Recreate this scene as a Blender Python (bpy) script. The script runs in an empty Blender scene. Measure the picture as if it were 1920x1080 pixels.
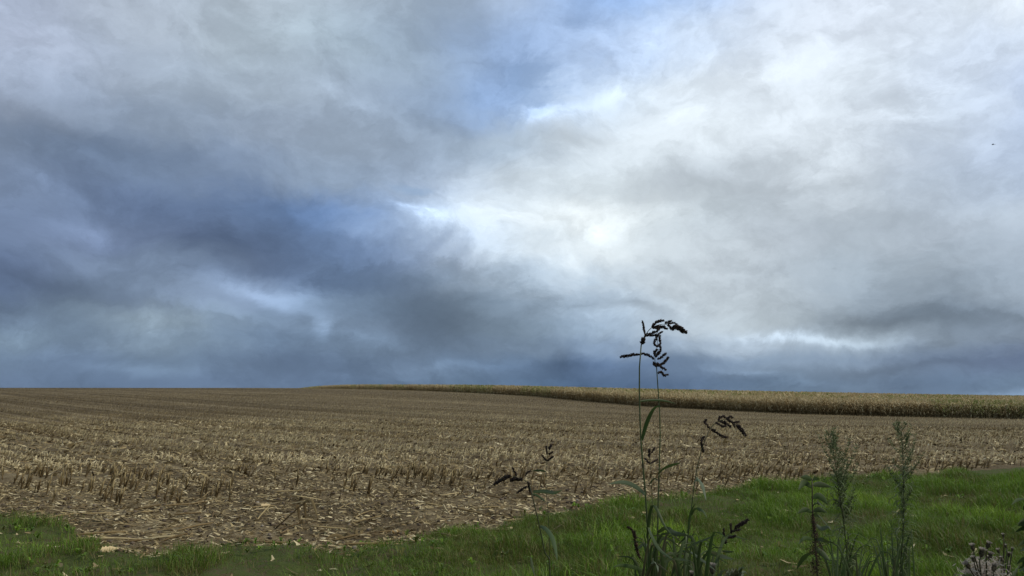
import bpy, math, random
import numpy as np
from mathutils import Vector

random.seed(7)
rng = np.random.default_rng(11)
scene = bpy.context.scene
COL = scene.collection

# ------------------------------------------------------------------ camera
FPX = 1450.0                      # focal length in pixels of the 1920 wide photograph
HORIZON = 762.0                   # level line
PITCH = math.atan((HORIZON - 540.0) / FPX)
EYE = 1.6
cam_data = bpy.data.cameras.new('camera')
cam_data.sensor_width = 36.0
cam_data.lens = FPX * 36.0 / 1920.0
cam_data.clip_start = 0.05
cam_data.clip_end = 6000.0
cam = bpy.data.objects.new('camera', cam_data)
cam.location = (0, 0, EYE)
cam.rotation_euler = (math.pi / 2 + PITCH, 0, 0)
COL.objects.link(cam)
scene.camera = cam
CP, SP = math.cos(PITCH), math.sin(PITCH)

def at(px, py, Y):
    """world point seen at photo pixel (px, py) at forward distance Y"""
    cx, cy = (px - 960.0) / FPX, (540.0 - py) / FPX
    dx, dy, dz = cx, CP - cy * SP, SP + cy * CP
    s = Y / dy
    return (dx * s, Y, EYE + dz * s)

def project(x, y, z):
    z = z - EYE
    fwd = y * CP + z * SP
    up = -y * SP + z * CP
    fwd = np.where(np.abs(fwd) < 1e-4, 1e-4, fwd)
    return 960.0 + FPX * x / fwd, 540.0 - FPX * up / fwd

# ------------------------------------------------------------------ view
scene.render.engine = 'CYCLES'
scene.view_settings.view_transform = 'Standard'
scene.view_settings.look = 'None'
scene.view_settings.exposure = 0.0
scene.view_settings.gamma = 1.0
scene.view_settings.use_curve_mapping = False
scene.cycles.max_bounces = 6
scene.cycles.transparent_max_bounces = 6

# ------------------------------------------------------------------ sun (veiled by cloud, soft)
SUN_AZ, SUN_EL = math.radians(98.0), math.radians(40.0)   # azimuth to the right of the view axis
sun_data = bpy.data.lights.new('sun', 'SUN')
sun_data.energy = 2.2
sun_data.angle = math.radians(8.0)
sun_data.color = (1.0, 0.92, 0.80)
sun = bpy.data.objects.new('sun', sun_data)
sdir = Vector((math.sin(SUN_AZ) * math.cos(SUN_EL), math.cos(SUN_AZ) * math.cos(SUN_EL), math.sin(SUN_EL)))
sun.rotation_euler = sdir.to_track_quat('Z', 'Y').to_euler()
sun.location = (20, 20, 40)
COL.objects.link(sun)

# ------------------------------------------------------------------ sky
def lin(h):
    h = h.lstrip('#')
    c = np.array([int(h[i:i + 2], 16) / 255.0 for i in (0, 2, 4)])
    return np.where(c <= 0.04045, c / 12.92, ((c + 0.055) / 1.055) ** 2.4)
def muted(c, k=0.95):
    m = c @ np.array([0.2126, 0.7152, 0.0722]); t = min(max((m - 0.15) / 0.35, 0), 1); k = 0.80 + (k - 0.80) * t; return (m + (c - m) * k) * (np.array([1.08, 1.14, 1.12]) * (1 - t) + np.array([1.08, 1.12, 1.12]) * t)

SKY_X = [0, 160, 320, 480, 640, 800, 960, 1120, 1280, 1440, 1600, 1760, 1920]
SKY = [
 (0,   'a9b3cb a9b2c4 a8b2c0 adb7c4 a6b2c2 93a2b6 a3b4d0 92b2e4 a9c4ee ccd6ea d6dcea d3dcea dfe5ee'),
 (90,  'a6afc6 a2adc2 9fabbd a2b1bf 9fafbf 90a1b8 90aad4 acc2e6 cbd8ec dbe3ef d6dee9 ccd6e8 c5d1e6'),
 (180, '8f9bb3 8e9bb3 95a2b6 9aa6b9 98a6bb 8c9fbb 86a5d6 cad8ea dde5ef dce3ed d9e0ea cdd7e6 b4c2dd'),
 (270, '6f7f9b 6a7c9b 7688a4 8896ae 8f9db2 8d9db5 a5b5c9 cdd5de d5dce4 ced5de cfd6e0 c3cee0 b0bfd9'),
 (340, '7384a4 5f7294 62769a 7486a4 8495ae a3b4cf c6d1de cfd7de bcc4ce bcc4ce c6cdd6 b8c4d6 b2c0d6'),
 (400, '6a7c9c 62749a 566a90 587099 6486bb c0d2ea dde5ec e6ebee bcc5ce b6bec8 b9c1cb b2bdcc b5c0cf'),
 (450, '62749a 7f90b2 55678a 526587 607aa4 90a6cc d6dfe8 e4e9ec c4ccd4 b5bdc8 abb5c1 aeb8c6 adb8c8'),
 (500, '566a8e 6d7f9d 70829f 53668a 566f99 7488a6 bccbdc c6d0da bfc7cf b0b9c4 9ca8b6 9ba7b6 a0acbc'),
 (550, '566788 61738f 7486a3 8497b8 7189a8 62758f 8799b0 b3c4d8 bcc5ce b4bdc7 93a0b0 8b98a9 95a2b3'),
 (600, '647790 66788f 7f8f9f 7287a4 7d92b0 5e7089 76899f 9db0c6 b9c3cd bbc4cb 8290a2 768599 7f8ea3'),
 (640, '697c92 627590 75879c 647a99 6f84a0 5d6f88 74869d 8397b2 a1b0c2 b4c1d0 acbac8 7c8ba0 8391a6'),
 (680, '5f7390 5d7190 61758f 5b6f8e 5f7493 667a96 5d7494 5b749b 7389a8 8a9cb4 8395ae 687a97 63759a'),
 (715, '5f7392 5c7190 5c7191 607595 5c7293 5f7592 566f90 4c678c 556c8e 657b97 667993 586c8a 6a809d'),
 (762, '5f7392 5c7190 5c7191 607595 5c7293 5f7592 566f90 4c678c 556c8e 657b97 667993 5f7390 8aa2c0'),
]
sky_tab = np.array([[muted(lin(h)) for h in row.split()] for _, row in SKY])
sky_rows = np.array([r for r, _ in SKY], float)

def sky_sample(az, el):
    x, y, z = math.sin(az) * math.cos(el), math.cos(az) * math.cos(el), math.sin(el)
    fwd, up = y * CP + z * SP, -y * SP + z * CP
    px = min(max(960 + FPX * x / fwd, 0), 1919.9)
    py = min(max(540 - FPX * up / fwd, 0), 761.9)
    i = min(int(px // 160), 11); fx = px / 160.0 - i
    j = int(np.searchsorted(sky_rows, py, side='right') - 1); j = min(j, len(sky_rows) - 2)
    fy = (py - sky_rows[j]) / (sky_rows[j + 1] - sky_rows[j])
    return ((sky_tab[j, i] * (1 - fx) + sky_tab[j, i + 1] * fx) * (1 - fy)
            + (sky_tab[j + 1, i] * (1 - fx) + sky_tab[j + 1, i + 1] * fx) * fy)

world = bpy.data.worlds.new('World')
scene.world = world
world.use_nodes = True
wt = world.node_tree
wt.nodes.clear()

class NB:
    """small helper to write node trees"""
    def __init__(self, tree): self.t = tree
    def node(self, typ, **kw):
        n = self.t.nodes.new(typ)
        for k, v in kw.items(): setattr(n, k, v)
        return n
    def put(self, sock, v):
        if isinstance(v, bpy.types.NodeSocket): self.t.links.new(v, sock)
        elif v is not None: sock.default_value = v
    def math(self, op, a, b=None, c=None, clamp=False):
        n = self.node('ShaderNodeMath', operation=op, use_clamp=clamp)
        for s, v in zip(n.inputs, (a, b, c)): self.put(s, v)
        return n.outputs[0]
    def vec(self, op, a, b=None, scale=None):
        n = self.node('ShaderNodeVectorMath', operation=op)
        self.put(n.inputs[0], a); self.put(n.inputs[1], b)
        if scale is not None: self.put(n.inputs['Scale'], scale)
        return n.outputs[0]
    def comb(self, x, y, z):
        n = self.node('ShaderNodeCombineXYZ')
        for s, v in zip(n.inputs, (x, y, z)): self.put(s, v)
        return n.outputs[0]
    def sep(self, v):
        n = self.node('ShaderNodeSeparateXYZ'); self.put(n.inputs[0], v)
        return n.outputs
    def noise(self, v, scale, detail=4.0, rough=0.5, dist=0.0, lac=2.0):
        n = self.node('ShaderNodeTexNoise'); self.put(n.inputs['Vector'], v)
        self.put(n.inputs['Scale'], scale); self.put(n.inputs['Detail'], detail)
        self.put(n.inputs['Roughness'], rough); self.put(n.inputs['Distortion'], dist)
        self.put(n.inputs['Lacunarity'], lac)
        return n.outputs['Fac'], n.outputs['Color']
    def maprange(self, v, a, b, c=0.0, d=1.0, smooth=True):
        n = self.node('ShaderNodeMapRange', interpolation_type='SMOOTHSTEP' if smooth else 'LINEAR')
        self.put(n.inputs[0], v)
        for s, x in zip(n.inputs[1:5], (a, b, c, d)): self.put(s, x)
        return n.outputs[0]
    def mix(self, f, a, b, blend='MIX'):
        n = self.node('ShaderNodeMix', data_type='RGBA', blend_type=blend)
        self.put(n.inputs[0], f); self.put(n.inputs[6], a); self.put(n.inputs[7], b)
        return n.outputs[2]
    def ramp(self, f, stops, interp='LINEAR'):
        n = self.node('ShaderNodeValToRGB'); cr = n.color_ramp; cr.interpolation = interp
        while len(cr.elements) < len(stops): cr.elements.new(0.5)
        for e, (p, c) in zip(cr.elements, stops):
            e.position = p
        for e, (p, c) in zip(cr.elements, stops):
            e.color = tuple(float(x) for x in c[:3]) + (1.0,)
        self.put(n.inputs[0], f)
        return n.outputs[0]

def build_sky():
    nb = NB(wt)
    d = nb.node('ShaderNodeTexCoord').outputs['Generated']
    dx, dy, dz = nb.sep(d)
    az = nb.math('ARCTAN2', dx, dy)
    el = nb.math('ARCSINE', dz)
    # the cloud sheet: a flat layer overhead seen in perspective, slightly curved down
    zc = nb.math('ADD', nb.math('MAXIMUM', dz, 0.0), 0.26)
    plane = nb.comb(nb.math('DIVIDE', dx, zc), nb.math('DIVIDE', dy, zc), 0.0)
    ang = nb.comb(az, nb.math('MULTIPLY', el, 1.45), 0.35)
    # domain warp, large then small
    _, w1 = nb.noise(ang, 5.0, 2.0, 0.5)
    _, w2 = nb.noise(ang, 8.0, 9.0, 0.62, 0.3)
    w1s, w2s = nb.sep(w1), nb.sep(w2)
    du = nb.math('MULTIPLY_ADD', nb.math('SUBTRACT', w1s[0], 0.5), WARP1, nb.math('MULTIPLY', nb.math('SUBTRACT', w2s[0], 0.5), WARP2))
    dv = nb.math('MULTIPLY_ADD', nb.math('SUBTRACT', w1s[1], 0.5), WARP1 * 0.6, nb.math('MULTIPLY', nb.math('SUBTRACT', w2s[1], 0.5), WARP2 * 0.62))
    fade = nb.maprange(el, 0.0, 0.14, 0.25, 1.0)
    dv = nb.math('MULTIPLY', dv, fade)
    azw, elw = nb.math('ADD', az, du), nb.math('ADD', el, dv)
    # cloud cover colour, row by row up the sky
    els = [-0.004, 0.025, 0.05, 0.075, 0.10, 0.13, 0.165, 0.2, 0.24, 0.285, 0.335, 0.39, 0.45, 0.52, 0.62]
    A = 0.62
    t = nb.math('MULTIPLY_ADD', azw, 0.5 / A, 0.5, clamp=True)
    col = None
    nst = 25
    for j, e in enumerate(els):
        stops = [(k / (nst - 1), sky_sample(-A + 2 * A * k / (nst - 1), e)) for k in range(nst)]
        r = nb.ramp(t, stops, 'B_SPLINE')
        col = r if col is None else nb.mix(nb.maprange(elw, els[j - 1], e), col, r)
    # far round behind, the sheet goes on as an even grey
    back = nb.maprange(nb.math('ABSOLUTE', az), 0.9, 2.0)
    col = nb.mix(back, col, tuple(lin('9aa8b8')) + (1.0,))
    # billow and wisp inside the sheet
    warp = nb.vec('ADD', plane, nb.vec('SCALE', nb.vec('SUBTRACT', w2, (0.5, 0.5, 0.5)), scale=0.5))
    f1, _ = nb.noise(warp, 2.1, 9.0, 0.64, 0.3)
    ang2 = nb.vec('ADD', ang, nb.vec('SCALE', nb.vec('SUBTRACT', w2, (0.5, 0.5, 0.5)), scale=0.10))
    f2, _ = nb.noise(ang2, 9.0, 9.0, 0.62, 0.15)
    g = nb.math('MULTIPLY_ADD', nb.math('SUBTRACT', f1, 0.5), DET1, 1.0)
    f2c = nb.maprange(f2, 0.36, 0.62)
    g = nb.math('MULTIPLY_ADD', nb.math('SUBTRACT', f2c, 0.5), DET2, g)
    # relief of the billows, lit from the sun's side
    f2b, _ = nb.noise(nb.vec('ADD', ang2, (0.012, 0.02, 0.0)), 9.0, 9.0, 0.62, 0.15)
    g = nb.math('MULTIPLY_ADD', nb.math('SUBTRACT', f2, f2b), DETR, g)
    # rounded billows with darker creases, in drifts
    nbw, _ = nb.noise(ang2, 15.0, 5.0, 0.6, 0.0)
    bil = nb.math('ABSOLUTE', nb.math('MULTIPLY_ADD', nbw, 2.0, -1.0))
    where = nb.maprange(f1, 0.42, 0.62, 0.15, 1.0)
    g = nb.math('MULTIPLY_ADD', nb.math('MULTIPLY', nb.math('SUBTRACT', bil, 0.22), where), BIL, g)
    # single clouds: bright crests and dark bellies, each at its own bearing and height
    azf = nb.math('MULTIPLY_ADD', nb.math('SUBTRACT', w2s[0], 0.5), FW, az)
    elf = nb.math('MULTIPLY_ADD', nb.math('SUBTRACT', w2s[1], 0.5), FW * 0.55, el)
    pf = nb.comb(azf, elf, 0.0)
    puff = nb.math('MULTIPLY_ADD', f2c, 1.3, 0.35)
    feat = None
    for fx, fy, rx, ry, tilt, amp in CLOUDS:
        p = at(fx, fy, 1.0); v = Vector((p[0], p[1], p[2] - EYE)).normalized()
        mp = nb.node('ShaderNodeMapping', vector_type='TEXTURE')
        nb.put(mp.inputs['Vector'], pf)
        mp.inputs['Location'].default_value = (math.atan2(v.x, v.y), math.asin(v.z), 0)
        mp.inputs['Rotation'].default_value = (0, 0, math.radians(-tilt))
        mp.inputs['Scale'].default_value = (rx / FPX, ry / FPX, 1)
        dd = nb.node('ShaderNodeVectorMath', operation='DOT_PRODUCT')
        nb.put(dd.inputs[0], mp.outputs[0]); nb.put(dd.inputs[1], mp.outputs[0])
        e = nb.math('POWER', 0.42, dd.outputs['Value'])
        feat = nb.math('MULTIPLY', e, amp) if feat is None else nb.math('MULTIPLY_ADD', e, amp, feat)
    g = nb.math('MULTIPLY_ADD', feat, puff, g)
    # cloud banks with a billowing upper edge, one in front of the other
    rag = nb.math('MULTIPLY_ADD', nb.math('SUBTRACT', f2, 0.5), 0.9, nb.math('MULTIPLY', bil, -0.35))
    for fx, fy, rx, ry, tilt, amp in BANKS:
        p = at(fx, fy, 1.0); v = Vector((p[0], p[1], p[2] - EYE)).normalized()
        mp = nb.node('ShaderNodeMapping', vector_type='TEXTURE')
        nb.put(mp.inputs['Vector'], pf)
        mp.inputs['Location'].default_value = (math.atan2(v.x, v.y), math.asin(v.z), 0)
        mp.inputs['Rotation'].default_value = (0, 0, math.radians(-tilt))
        mp.inputs['Scale'].default_value = (rx / FPX, ry / FPX, 1)
        ln = nb.node('ShaderNodeVectorMath', operation='LENGTH'); nb.put(ln.inputs[0], mp.outputs[0])
        rr = nb.math('ADD', ln.outputs['Value'], rag)
        m = nb.maprange(rr, 0.95, 0.80)
        fade = nb.maprange(nb.sep(mp.outputs[0])[1], 0.9, -0.7, 1.0, 0.0)
        g = nb.math('MULTIPLY_ADD', nb.math('MULTIPLY', m, fade), amp, g)
    g = nb.math('MAXIMUM', nb.math('MINIMUM', g, 1.6), 0.55)
    col = nb.vec('SCALE', col, scale=g)
    # gaps where the blue sky shows between the clouds
    gap = None
    for gx, gy, rx, ry, amp in GAPS:
        p = at(gx, gy, 1.0); v = Vector((p[0], p[1], p[2] - EYE)).normalized()
        ga, ge = math.atan2(v.x, v.y), math.asin(v.z)
        q = nb.vec('DIVIDE', nb.vec('SUBTRACT', nb.comb(azw, elw, 0.0), (ga, ge, 0.0)), (rx / FPX, ry / FPX, 1.0))
        dd = nb.node('ShaderNodeVectorMath', operation='DOT_PRODUCT')
        nb.put(dd.inputs[0], q); nb.put(dd.inputs[1], q)
        wv = nb.math('MULTIPLY', nb.math('POWER', 0.4, dd.outputs['Value']), amp)
        gap = wv if gap is None else nb.math('MAXIMUM', gap, wv)
    gm = nb.math('MULTIPLY_ADD', nb.math('SUBTRACT', f2, 0.5), -1.6, gap)
    gm = nb.maprange(gm, 0.25, 0.85)
    gm = nb.math('MULTIPLY', gm, nb.math('MINIMUM', nb.math('MULTIPLY', gap, 1.2), 0.45))
    nish = nb.node('ShaderNodeTexSky', sky_type='NISHITA')
    nish.sun_disc = False
    nish.sun_elevation = SUN_EL
    nish.sun_rotation = SUN_AZ
    nish.air_density = 1.0; nish.dust_density = 0.6; nish.ozone_density = 1.5
    blue = nb.vec('SCALE', nish.outputs[0], scale=NISH)
    col = nb.mix(gm, col, blue)
    bg = nb.node('ShaderNodeBackground'); bg.inputs['Strength'].default_value = 1.0
    nb.put(bg.inputs['Color'], col)
    out = nb.node('ShaderNodeOutputWorld')
    wt.links.new(bg.outputs[0], out.inputs['Surface'])

WARP1, WARP2, DET1, DET2, DETR, NISH, FW, BIL = 0.07, 0.11, 0.28, 0.16, 0.40, 0.15, 0.10, 0.26
BANKS = [(830, 650, 330, 165, 6, -.10), (1270, 345, 300, 140, -8, .10), (930, 480, 210, 95, 18, .13), (1720, 690, 330, 100, -2, -.13), (290, 690, 300, 110, 4, .13), (90, 420, 230, 100, 12, .04), (1130, 640, 150, 62, 6, .12), (500, 250, 330, 130, 8, .06), (1600, 330, 260, 120, -6, -.06)]
CLOUDS = [(1130, 432, 45, 32, 0, .13), (985, 482, 55, 14, 5, .22), (760, 388, 45, 8, 10, .5), (805, 412, 45, 15, 20, .28), (880, 440, 60, 20, 15, .12),
          (1015, 216, 28, 11, -25, .42), (1065, 206, 40, 12, -12, .2), (1070, 252, 60, 18, 0, -.14), (1165, 145, 95, 24, -48, .13), (1400, 140, 42, 22, -10, .07), (1490, 128, 46, 20, -10, .05),
          (1735, 190, 65, 17, -30, .12), (1545, 305, 40, 22, -20, .12), (1250, 352, 130, 28, 0, -.16), (1560, 440, 150, 30, 5, -.10), (1540, 642, 130, 8, 5, .32), (1445, 632, 40, 8, 0, .2), (1660, 606, 140, 20, 0, -.22),
          (1175, 573, 42, 8, 14, -.28), (1140, 592, 60, 9, 10, .14), (475, 546, 95, 14, 14, .32), (575, 548, 40, 20, 0, .22), (612, 618, 14, 22, 0, .34), (288, 606, 24, 17, 10, .36), (335, 622, 34, 8, 5, .2), (30, 612, 26, 30, 0, .24),
          (430, 478, 120, 22, 6, -.18), (175, 440, 75, 11, 14, .16), (55, 330, 55, 13, 20, .16), (800, 590, 115, 48, 8, -.20), (880, 238, 75, 18, 8, -.12), (862, 45, 75, 34, 0, -.12), (1050, 682, 32, 22, 0, -.2), (1190, 700, 150, 13, 0, -.12), (1905, 738, 50, 6, -8, .8),
          (150, 250, 190, 22, 10, -.14), (640, 180, 110, 14, 18, .10), (480, 30, 130, 20, 5, .08), (60, 130, 70, 40, 0, .1), (1700, 690, 160, 9, -3, -.18), (850, 690, 110, 8, -4, .18), (500, 690, 60, 18, 0, -.14), (130, 540, 130, 16, 6, -.16), (690, 708, 90, 6, 0, .2), (280, 690, 110, 9, 3, .14), (1420, 706, 90, 6, 4, .2), (700, 640, 60, 10, 8, .16), (420, 580, 80, 12, 10, .16), (150, 650, 60, 14, -10, .14)]
GAPS = [(1015, 170, 70, 75, 0.9), (1090, 45, 60, 35, 0.4), (1330, 5, 45, 25, 0.4), (890, 185, 60, 40, 0.55),
        (625, 412, 140, 26, 0.25), (760, 352, 70, 16, 0.6), (1105, 525, 60, 16, 0.45), (1860, 200, 60, 60, 0.35)]
build_sky()
world.cycles.sampling_method = 'MANUAL'
world.cycles.sample_map_resolution = 512

# ================================================================== helpers
_perm = np.random.default_rng(3).random((256, 256))
def vnoise(x, y):
    x = np.asarray(x, float); y = np.asarray(y, float)
    xi, yi = np.floor(x).astype(int), np.floor(y).astype(int)
    fx, fy = x - xi, y - yi
    fx, fy = fx * fx * (3 - 2 * fx), fy * fy * (3 - 2 * fy)
    g = lambda i, j: _perm[i & 255, j & 255]
    return (g(xi, yi) * (1 - fx) + g(xi + 1, yi) * fx) * (1 - fy) + (g(xi, yi + 1) * (1 - fx) + g(xi + 1, yi + 1) * fx) * fy
def fbm(x, y, octv=4, rough=0.5):
    s, a, n = 0.0, 1.0, 0.0
    for k in range(octv):
        s = s + a * vnoise(x * 2 ** k + 17.3 * k, y * 2 ** k - 9.1 * k); n += a; a *= rough
    return s / n

class Batch:
    """collects triangles (numpy) with a per-vertex 'vary' value and a material slot"""
    def __init__(self): self.v, self.f, self.a, self.m, self.n = [], [], [], [], 0
    def add(self, v, f, vary=0.5, mat=0):
        v = np.asarray(v, float).reshape(-1, 3); f = np.asarray(f, int).reshape(-1, 3)
        self.v.append(v); self.f.append(f + self.n)
        self.a.append(np.broadcast_to(np.asarray(vary, float), (len(v),)).copy())
        self.m.append(np.full(len(f), mat, int)); self.n += len(v)
    def stamp(self, tv, tf, ta, mats, pos, M, var, mat=None):
        """template verts tv (n,3), tris tf, vary offset ta; N copies with 3x3 matrices M (N,3,3), pos (N,3), var (N,)"""
        N = len(pos)
        if N == 0: return
        n = len(tv)
        v = np.einsum('nij,kj->nki', M, tv) + pos[:, None, :]
        f = tf[None] + (np.arange(N) * n)[:, None, None]
        a = np.clip(ta[None] + var[:, None], 0, 1)
        self.v.append(v.reshape(-1, 3)); self.f.append(f.reshape(-1, 3) + self.n)
        self.a.append(a.reshape(-1)); self.m.append(np.tile(mats, N)); self.n += N * n
    def mesh(self, name, mats, smooth=False):
        v = np.concatenate(self.v); f = np.concatenate(self.f); a = np.concatenate(self.a); m = np.concatenate(self.m)
        me = bpy.data.meshes.new(name)
        me.vertices.add(len(v)); me.vertices.foreach_set('co', v.astype(np.float32).ravel())
        me.loops.add(len(f) * 3); me.loops.foreach_set('vertex_index', f.astype(np.int32).ravel())
        me.polygons.add(len(f)); me.polygons.foreach_set('loop_start', np.arange(0, len(f) * 3, 3, dtype=np.int32))
        me.polygons.foreach_set('material_index', m.astype(np.int32))
        if smooth: me.polygons.foreach_set('use_smooth', np.ones(len(f), bool))
        at_ = me.attributes.new('vary', 'FLOAT', 'POINT'); at_.data.foreach_set('value', a.astype(np.float32))
        for mm in mats: me.materials.append(mm)
        me.update(calc_edges=True)
        return me

def link(name, data, parent=None, loc=None):
    o = bpy.data.objects.new(name, data); COL.objects.link(o)
    if parent is not None: o.parent = parent
    if loc is not None: o.location = loc
    return o
def tag(o, label=None, cat=None, group=None, kind=None):
    if label: o['label'] = label
    if cat: o['category'] = cat
    if group: o['group'] = group
    if kind: o['kind'] = kind
    return o

def rotmats(rz, tilt, tdir, sx, sy, sz):
    """spin about z by rz, scale, then lean by 'tilt' toward compass direction tdir (angle from +X)"""
    rz, tilt, tdir, sx, sy, sz = np.broadcast_arrays(*[np.asarray(q, float) for q in (rz, tilt, tdir, sx, sy, sz)])
    c, s = np.cos(rz), np.sin(rz); z = np.zeros_like(c); o = np.ones_like(c)
    R = np.stack([np.stack([c * sx, -s * sy, z], -1), np.stack([s * sx, c * sy, z], -1), np.stack([z, z, sz], -1)], -2)
    kx, ky = -np.sin(tdir), np.cos(tdir)             # axis perpendicular to the lean direction
    ct, st = np.cos(tilt), np.sin(tilt)
    T = np.stack([np.stack([ct + kx * kx * (1 - ct), kx * ky * (1 - ct), ky * st], -1),
                  np.stack([kx * ky * (1 - ct), ct + ky * ky * (1 - ct), -kx * st], -1),
                  np.stack([-ky * st, kx * st, ct], -1)], -2)
    return T @ R

# ---- mesh pieces -------------------------------------------------
def smooth_path(pts, n):
    """Catmull-Rom through pts, n samples"""
    P = np.asarray(pts, float)
    if len(P) == 2: return P[0] + (P[1] - P[0]) * np.linspace(0, 1, n)[:, None]
    Q = np.vstack([2 * P[0] - P[1], P, 2 * P[-1] - P[-2]])
    L = np.concatenate([[0], np.cumsum(np.linalg.norm(np.diff(P, axis=0), axis=1))]); L /= L[-1]
    out = []
    for u in np.linspace(0, 1, n):
        i = min(int(np.searchsorted(L, u, side='right') - 1), len(P) - 2)
        t = (u - L[i]) / max(L[i + 1] - L[i], 1e-9)
        a, b, c, d = Q[i], Q[i + 1], Q[i + 2], Q[i + 3]
        out.append(0.5 * ((2 * b) + (c - a) * t + (2 * a - 5 * b + 4 * c - d) * t * t + (3 * b - a - 3 * c + d) * t ** 3))
    return np.array(out)
def frames(P):
    T = np.gradient(P, axis=0); T /= np.maximum(np.linalg.norm(T, axis=1, keepdims=True), 1e-9)
    U = np.zeros_like(T); ref = np.array([0.3, -1.0, 0.1])
    for i in range(len(T)):
        u = np.cross(T[i], ref)
        if np.linalg.norm(u) < 1e-3: u = np.cross(T[i], [1, 0, 0])
        U[i] = u / np.linalg.norm(u)
    return T, U, np.cross(T, U)
def tube(P, R, k=6, cap=True):
    P = np.asarray(P, float); R = np.broadcast_to(np.asarray(R, float), (len(P),))
    T, U, W = frames(P)
    a = np.arange(k) * 2 * math.pi / k
    v = (P[:, None] + R[:, None, None] * (np.cos(a)[None, :, None] * U[:, None] + np.sin(a)[None, :, None] * W[:, None])).reshape(-1, 3)
    f = []
    for i in range(len(P) - 1):
        for j in range(k):
            p, q = i * k + j, i * k + (j + 1) % k
            f += [(p, q, q + k), (p, q + k, p + k)]
    if cap:
        n = len(v); v = np.vstack([v, P[0], P[-1]])
        for j in range(k):
            f.append((n, (j + 1) % k, j)); f.append((n + 1, (len(P) - 1) * k + j, (len(P) - 1) * k + (j + 1) % k))
    return v, np.array(f)
def ribbon(P, W, side=None, fold=0.25, thick=0.0):
    """leaf blade along P with half-width profile W, folded along its midrib"""
    P = np.asarray(P, float); W = np.broadcast_to(np.asarray(W, float), (len(P),))
    T, U, N = frames(P)
    if side is not None:
        S = np.asarray(side, float)[None] - (T @ np.asarray(side, float))[:, None] * T
        S /= np.maximum(np.linalg.norm(S, axis=1, keepdims=True), 1e-9); N = np.cross(T, S); U = S
    v = np.stack([P - U * W[:, None] + N * (W * fold)[:, None], P, P + U * W[:, None] + N * (W * fold)[:, None]], 1).reshape(-1, 3)
    f = []
    for i in range(len(P) - 1):
        b = 3 * i
        f += [(b, b + 1, b + 4), (b, b + 4, b + 3), (b + 1, b + 2, b + 5), (b + 1, b + 5, b + 4)]
    return v, np.array(f)

def strap(P, W, side):
    """flat blade, two triangles a segment, for plants seen small"""
    P = np.asarray(P, float); W = np.broadcast_to(np.asarray(W, float), (len(P),))
    T = np.gradient(P, axis=0); T /= np.maximum(np.linalg.norm(T, axis=1, keepdims=True), 1e-9)
    S = np.asarray(side, float)[None] - (T @ np.asarray(side, float))[:, None] * T
    S /= np.maximum(np.linalg.norm(S, axis=1, keepdims=True), 1e-9)
    v = np.stack([P - S * W[:, None], P + S * W[:, None]], 1).reshape(-1, 3); f = []
    for i in range(len(P) - 1): f += [(2 * i, 2 * i + 1, 2 * i + 3), (2 * i, 2 * i + 3, 2 * i + 2)]
    return v, np.array(f)

# ---- materials ---------------------------------------------------
def plant_mat(name, stops, rough=0.7, trans=0.0, noise=0.0, nscale=40.0, spec=0.25):
    """colour picked along a ramp by the piece's own 'vary' value, with fine mottling"""
    m = bpy.data.materials.new(name); m.use_nodes = True; t = m.node_tree; t.nodes.clear(); nb = NB(t)
    f = nb.node('ShaderNodeAttribute', attribute_name='vary').outputs['Fac']
    if noise > 0:
        co = nb.node('ShaderNodeTexCoord').outputs['Object']
        n, _ = nb.noise(co, nscale, 3.0, 0.6)
        f = nb.math('MULTIPLY_ADD', nb.math('SUBTRACT', n, 0.5), noise, f, clamp=True)
    c = nb.ramp(f, stops)
    b = nb.node('ShaderNodeBsdfPrincipled'); nb.put(b.inputs['Base Color'], c)
    b.inputs['Roughness'].default_value = rough; b.inputs['Specular IOR Level'].default_value = spec
    out = nb.node('ShaderNodeOutputMaterial')
    if trans > 0:
        tr = nb.node('ShaderNodeBsdfTranslucent'); nb.put(tr.inputs['Color'], c)
        mx = nb.node('ShaderNodeMixShader'); mx.inputs[0].default_value = trans
        t.links.new(b.outputs[0], mx.inputs[1]); t.links.new(tr.outputs[0], mx.inputs[2])
        t.links.new(mx.outputs[0], out.inputs['Surface'])
    else: t.links.new(b.outputs[0], out.inputs['Surface'])
    return m

M_STUB = plant_mat('dry_corn_stalk', [(0.0, (0.045, 0.029, 0.012)), (0.3, (0.145, 0.098, 0.041)), (0.6, (0.335, 0.258, 0.121)), (1.0, (0.72, 0.615, 0.365))], 0.75, 0.0, 0.25, 60)
M_HUSK = plant_mat('dry_corn_leaf', [(0.0, (0.055, 0.034, 0.014)), (0.35, (0.175, 0.122, 0.053)), (0.7, (0.38, 0.30, 0.15)), (1.0, (0.72, 0.62, 0.385))], 0.8, 0.2, 0.3, 50)
M_CORN = plant_mat('ripe_corn', [(0.0, (0.06, 0.04, 0.017)), (0.25, (0.19, 0.118, 0.045)), (0.5, (0.38, 0.285, 0.138)), (0.78, (0.54, 0.46, 0.27)), (0.86, (0.30, 0.30, 0.10)), (1.0, (0.15, 0.20, 0.05))], 0.8, 0.15)
M_GRASS = plant_mat('grass_blade', [(0.0, (0.24, 0.185, 0.08)), (0.12, (0.12, 0.13, 0.022)), (0.4, (0.092, 0.165, 0.015)), (0.75, (0.165, 0.275, 0.02)), (1.0, (0.27, 0.38, 0.04))], 0.55, 0.3, 0.0, spec=0.3)

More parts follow.
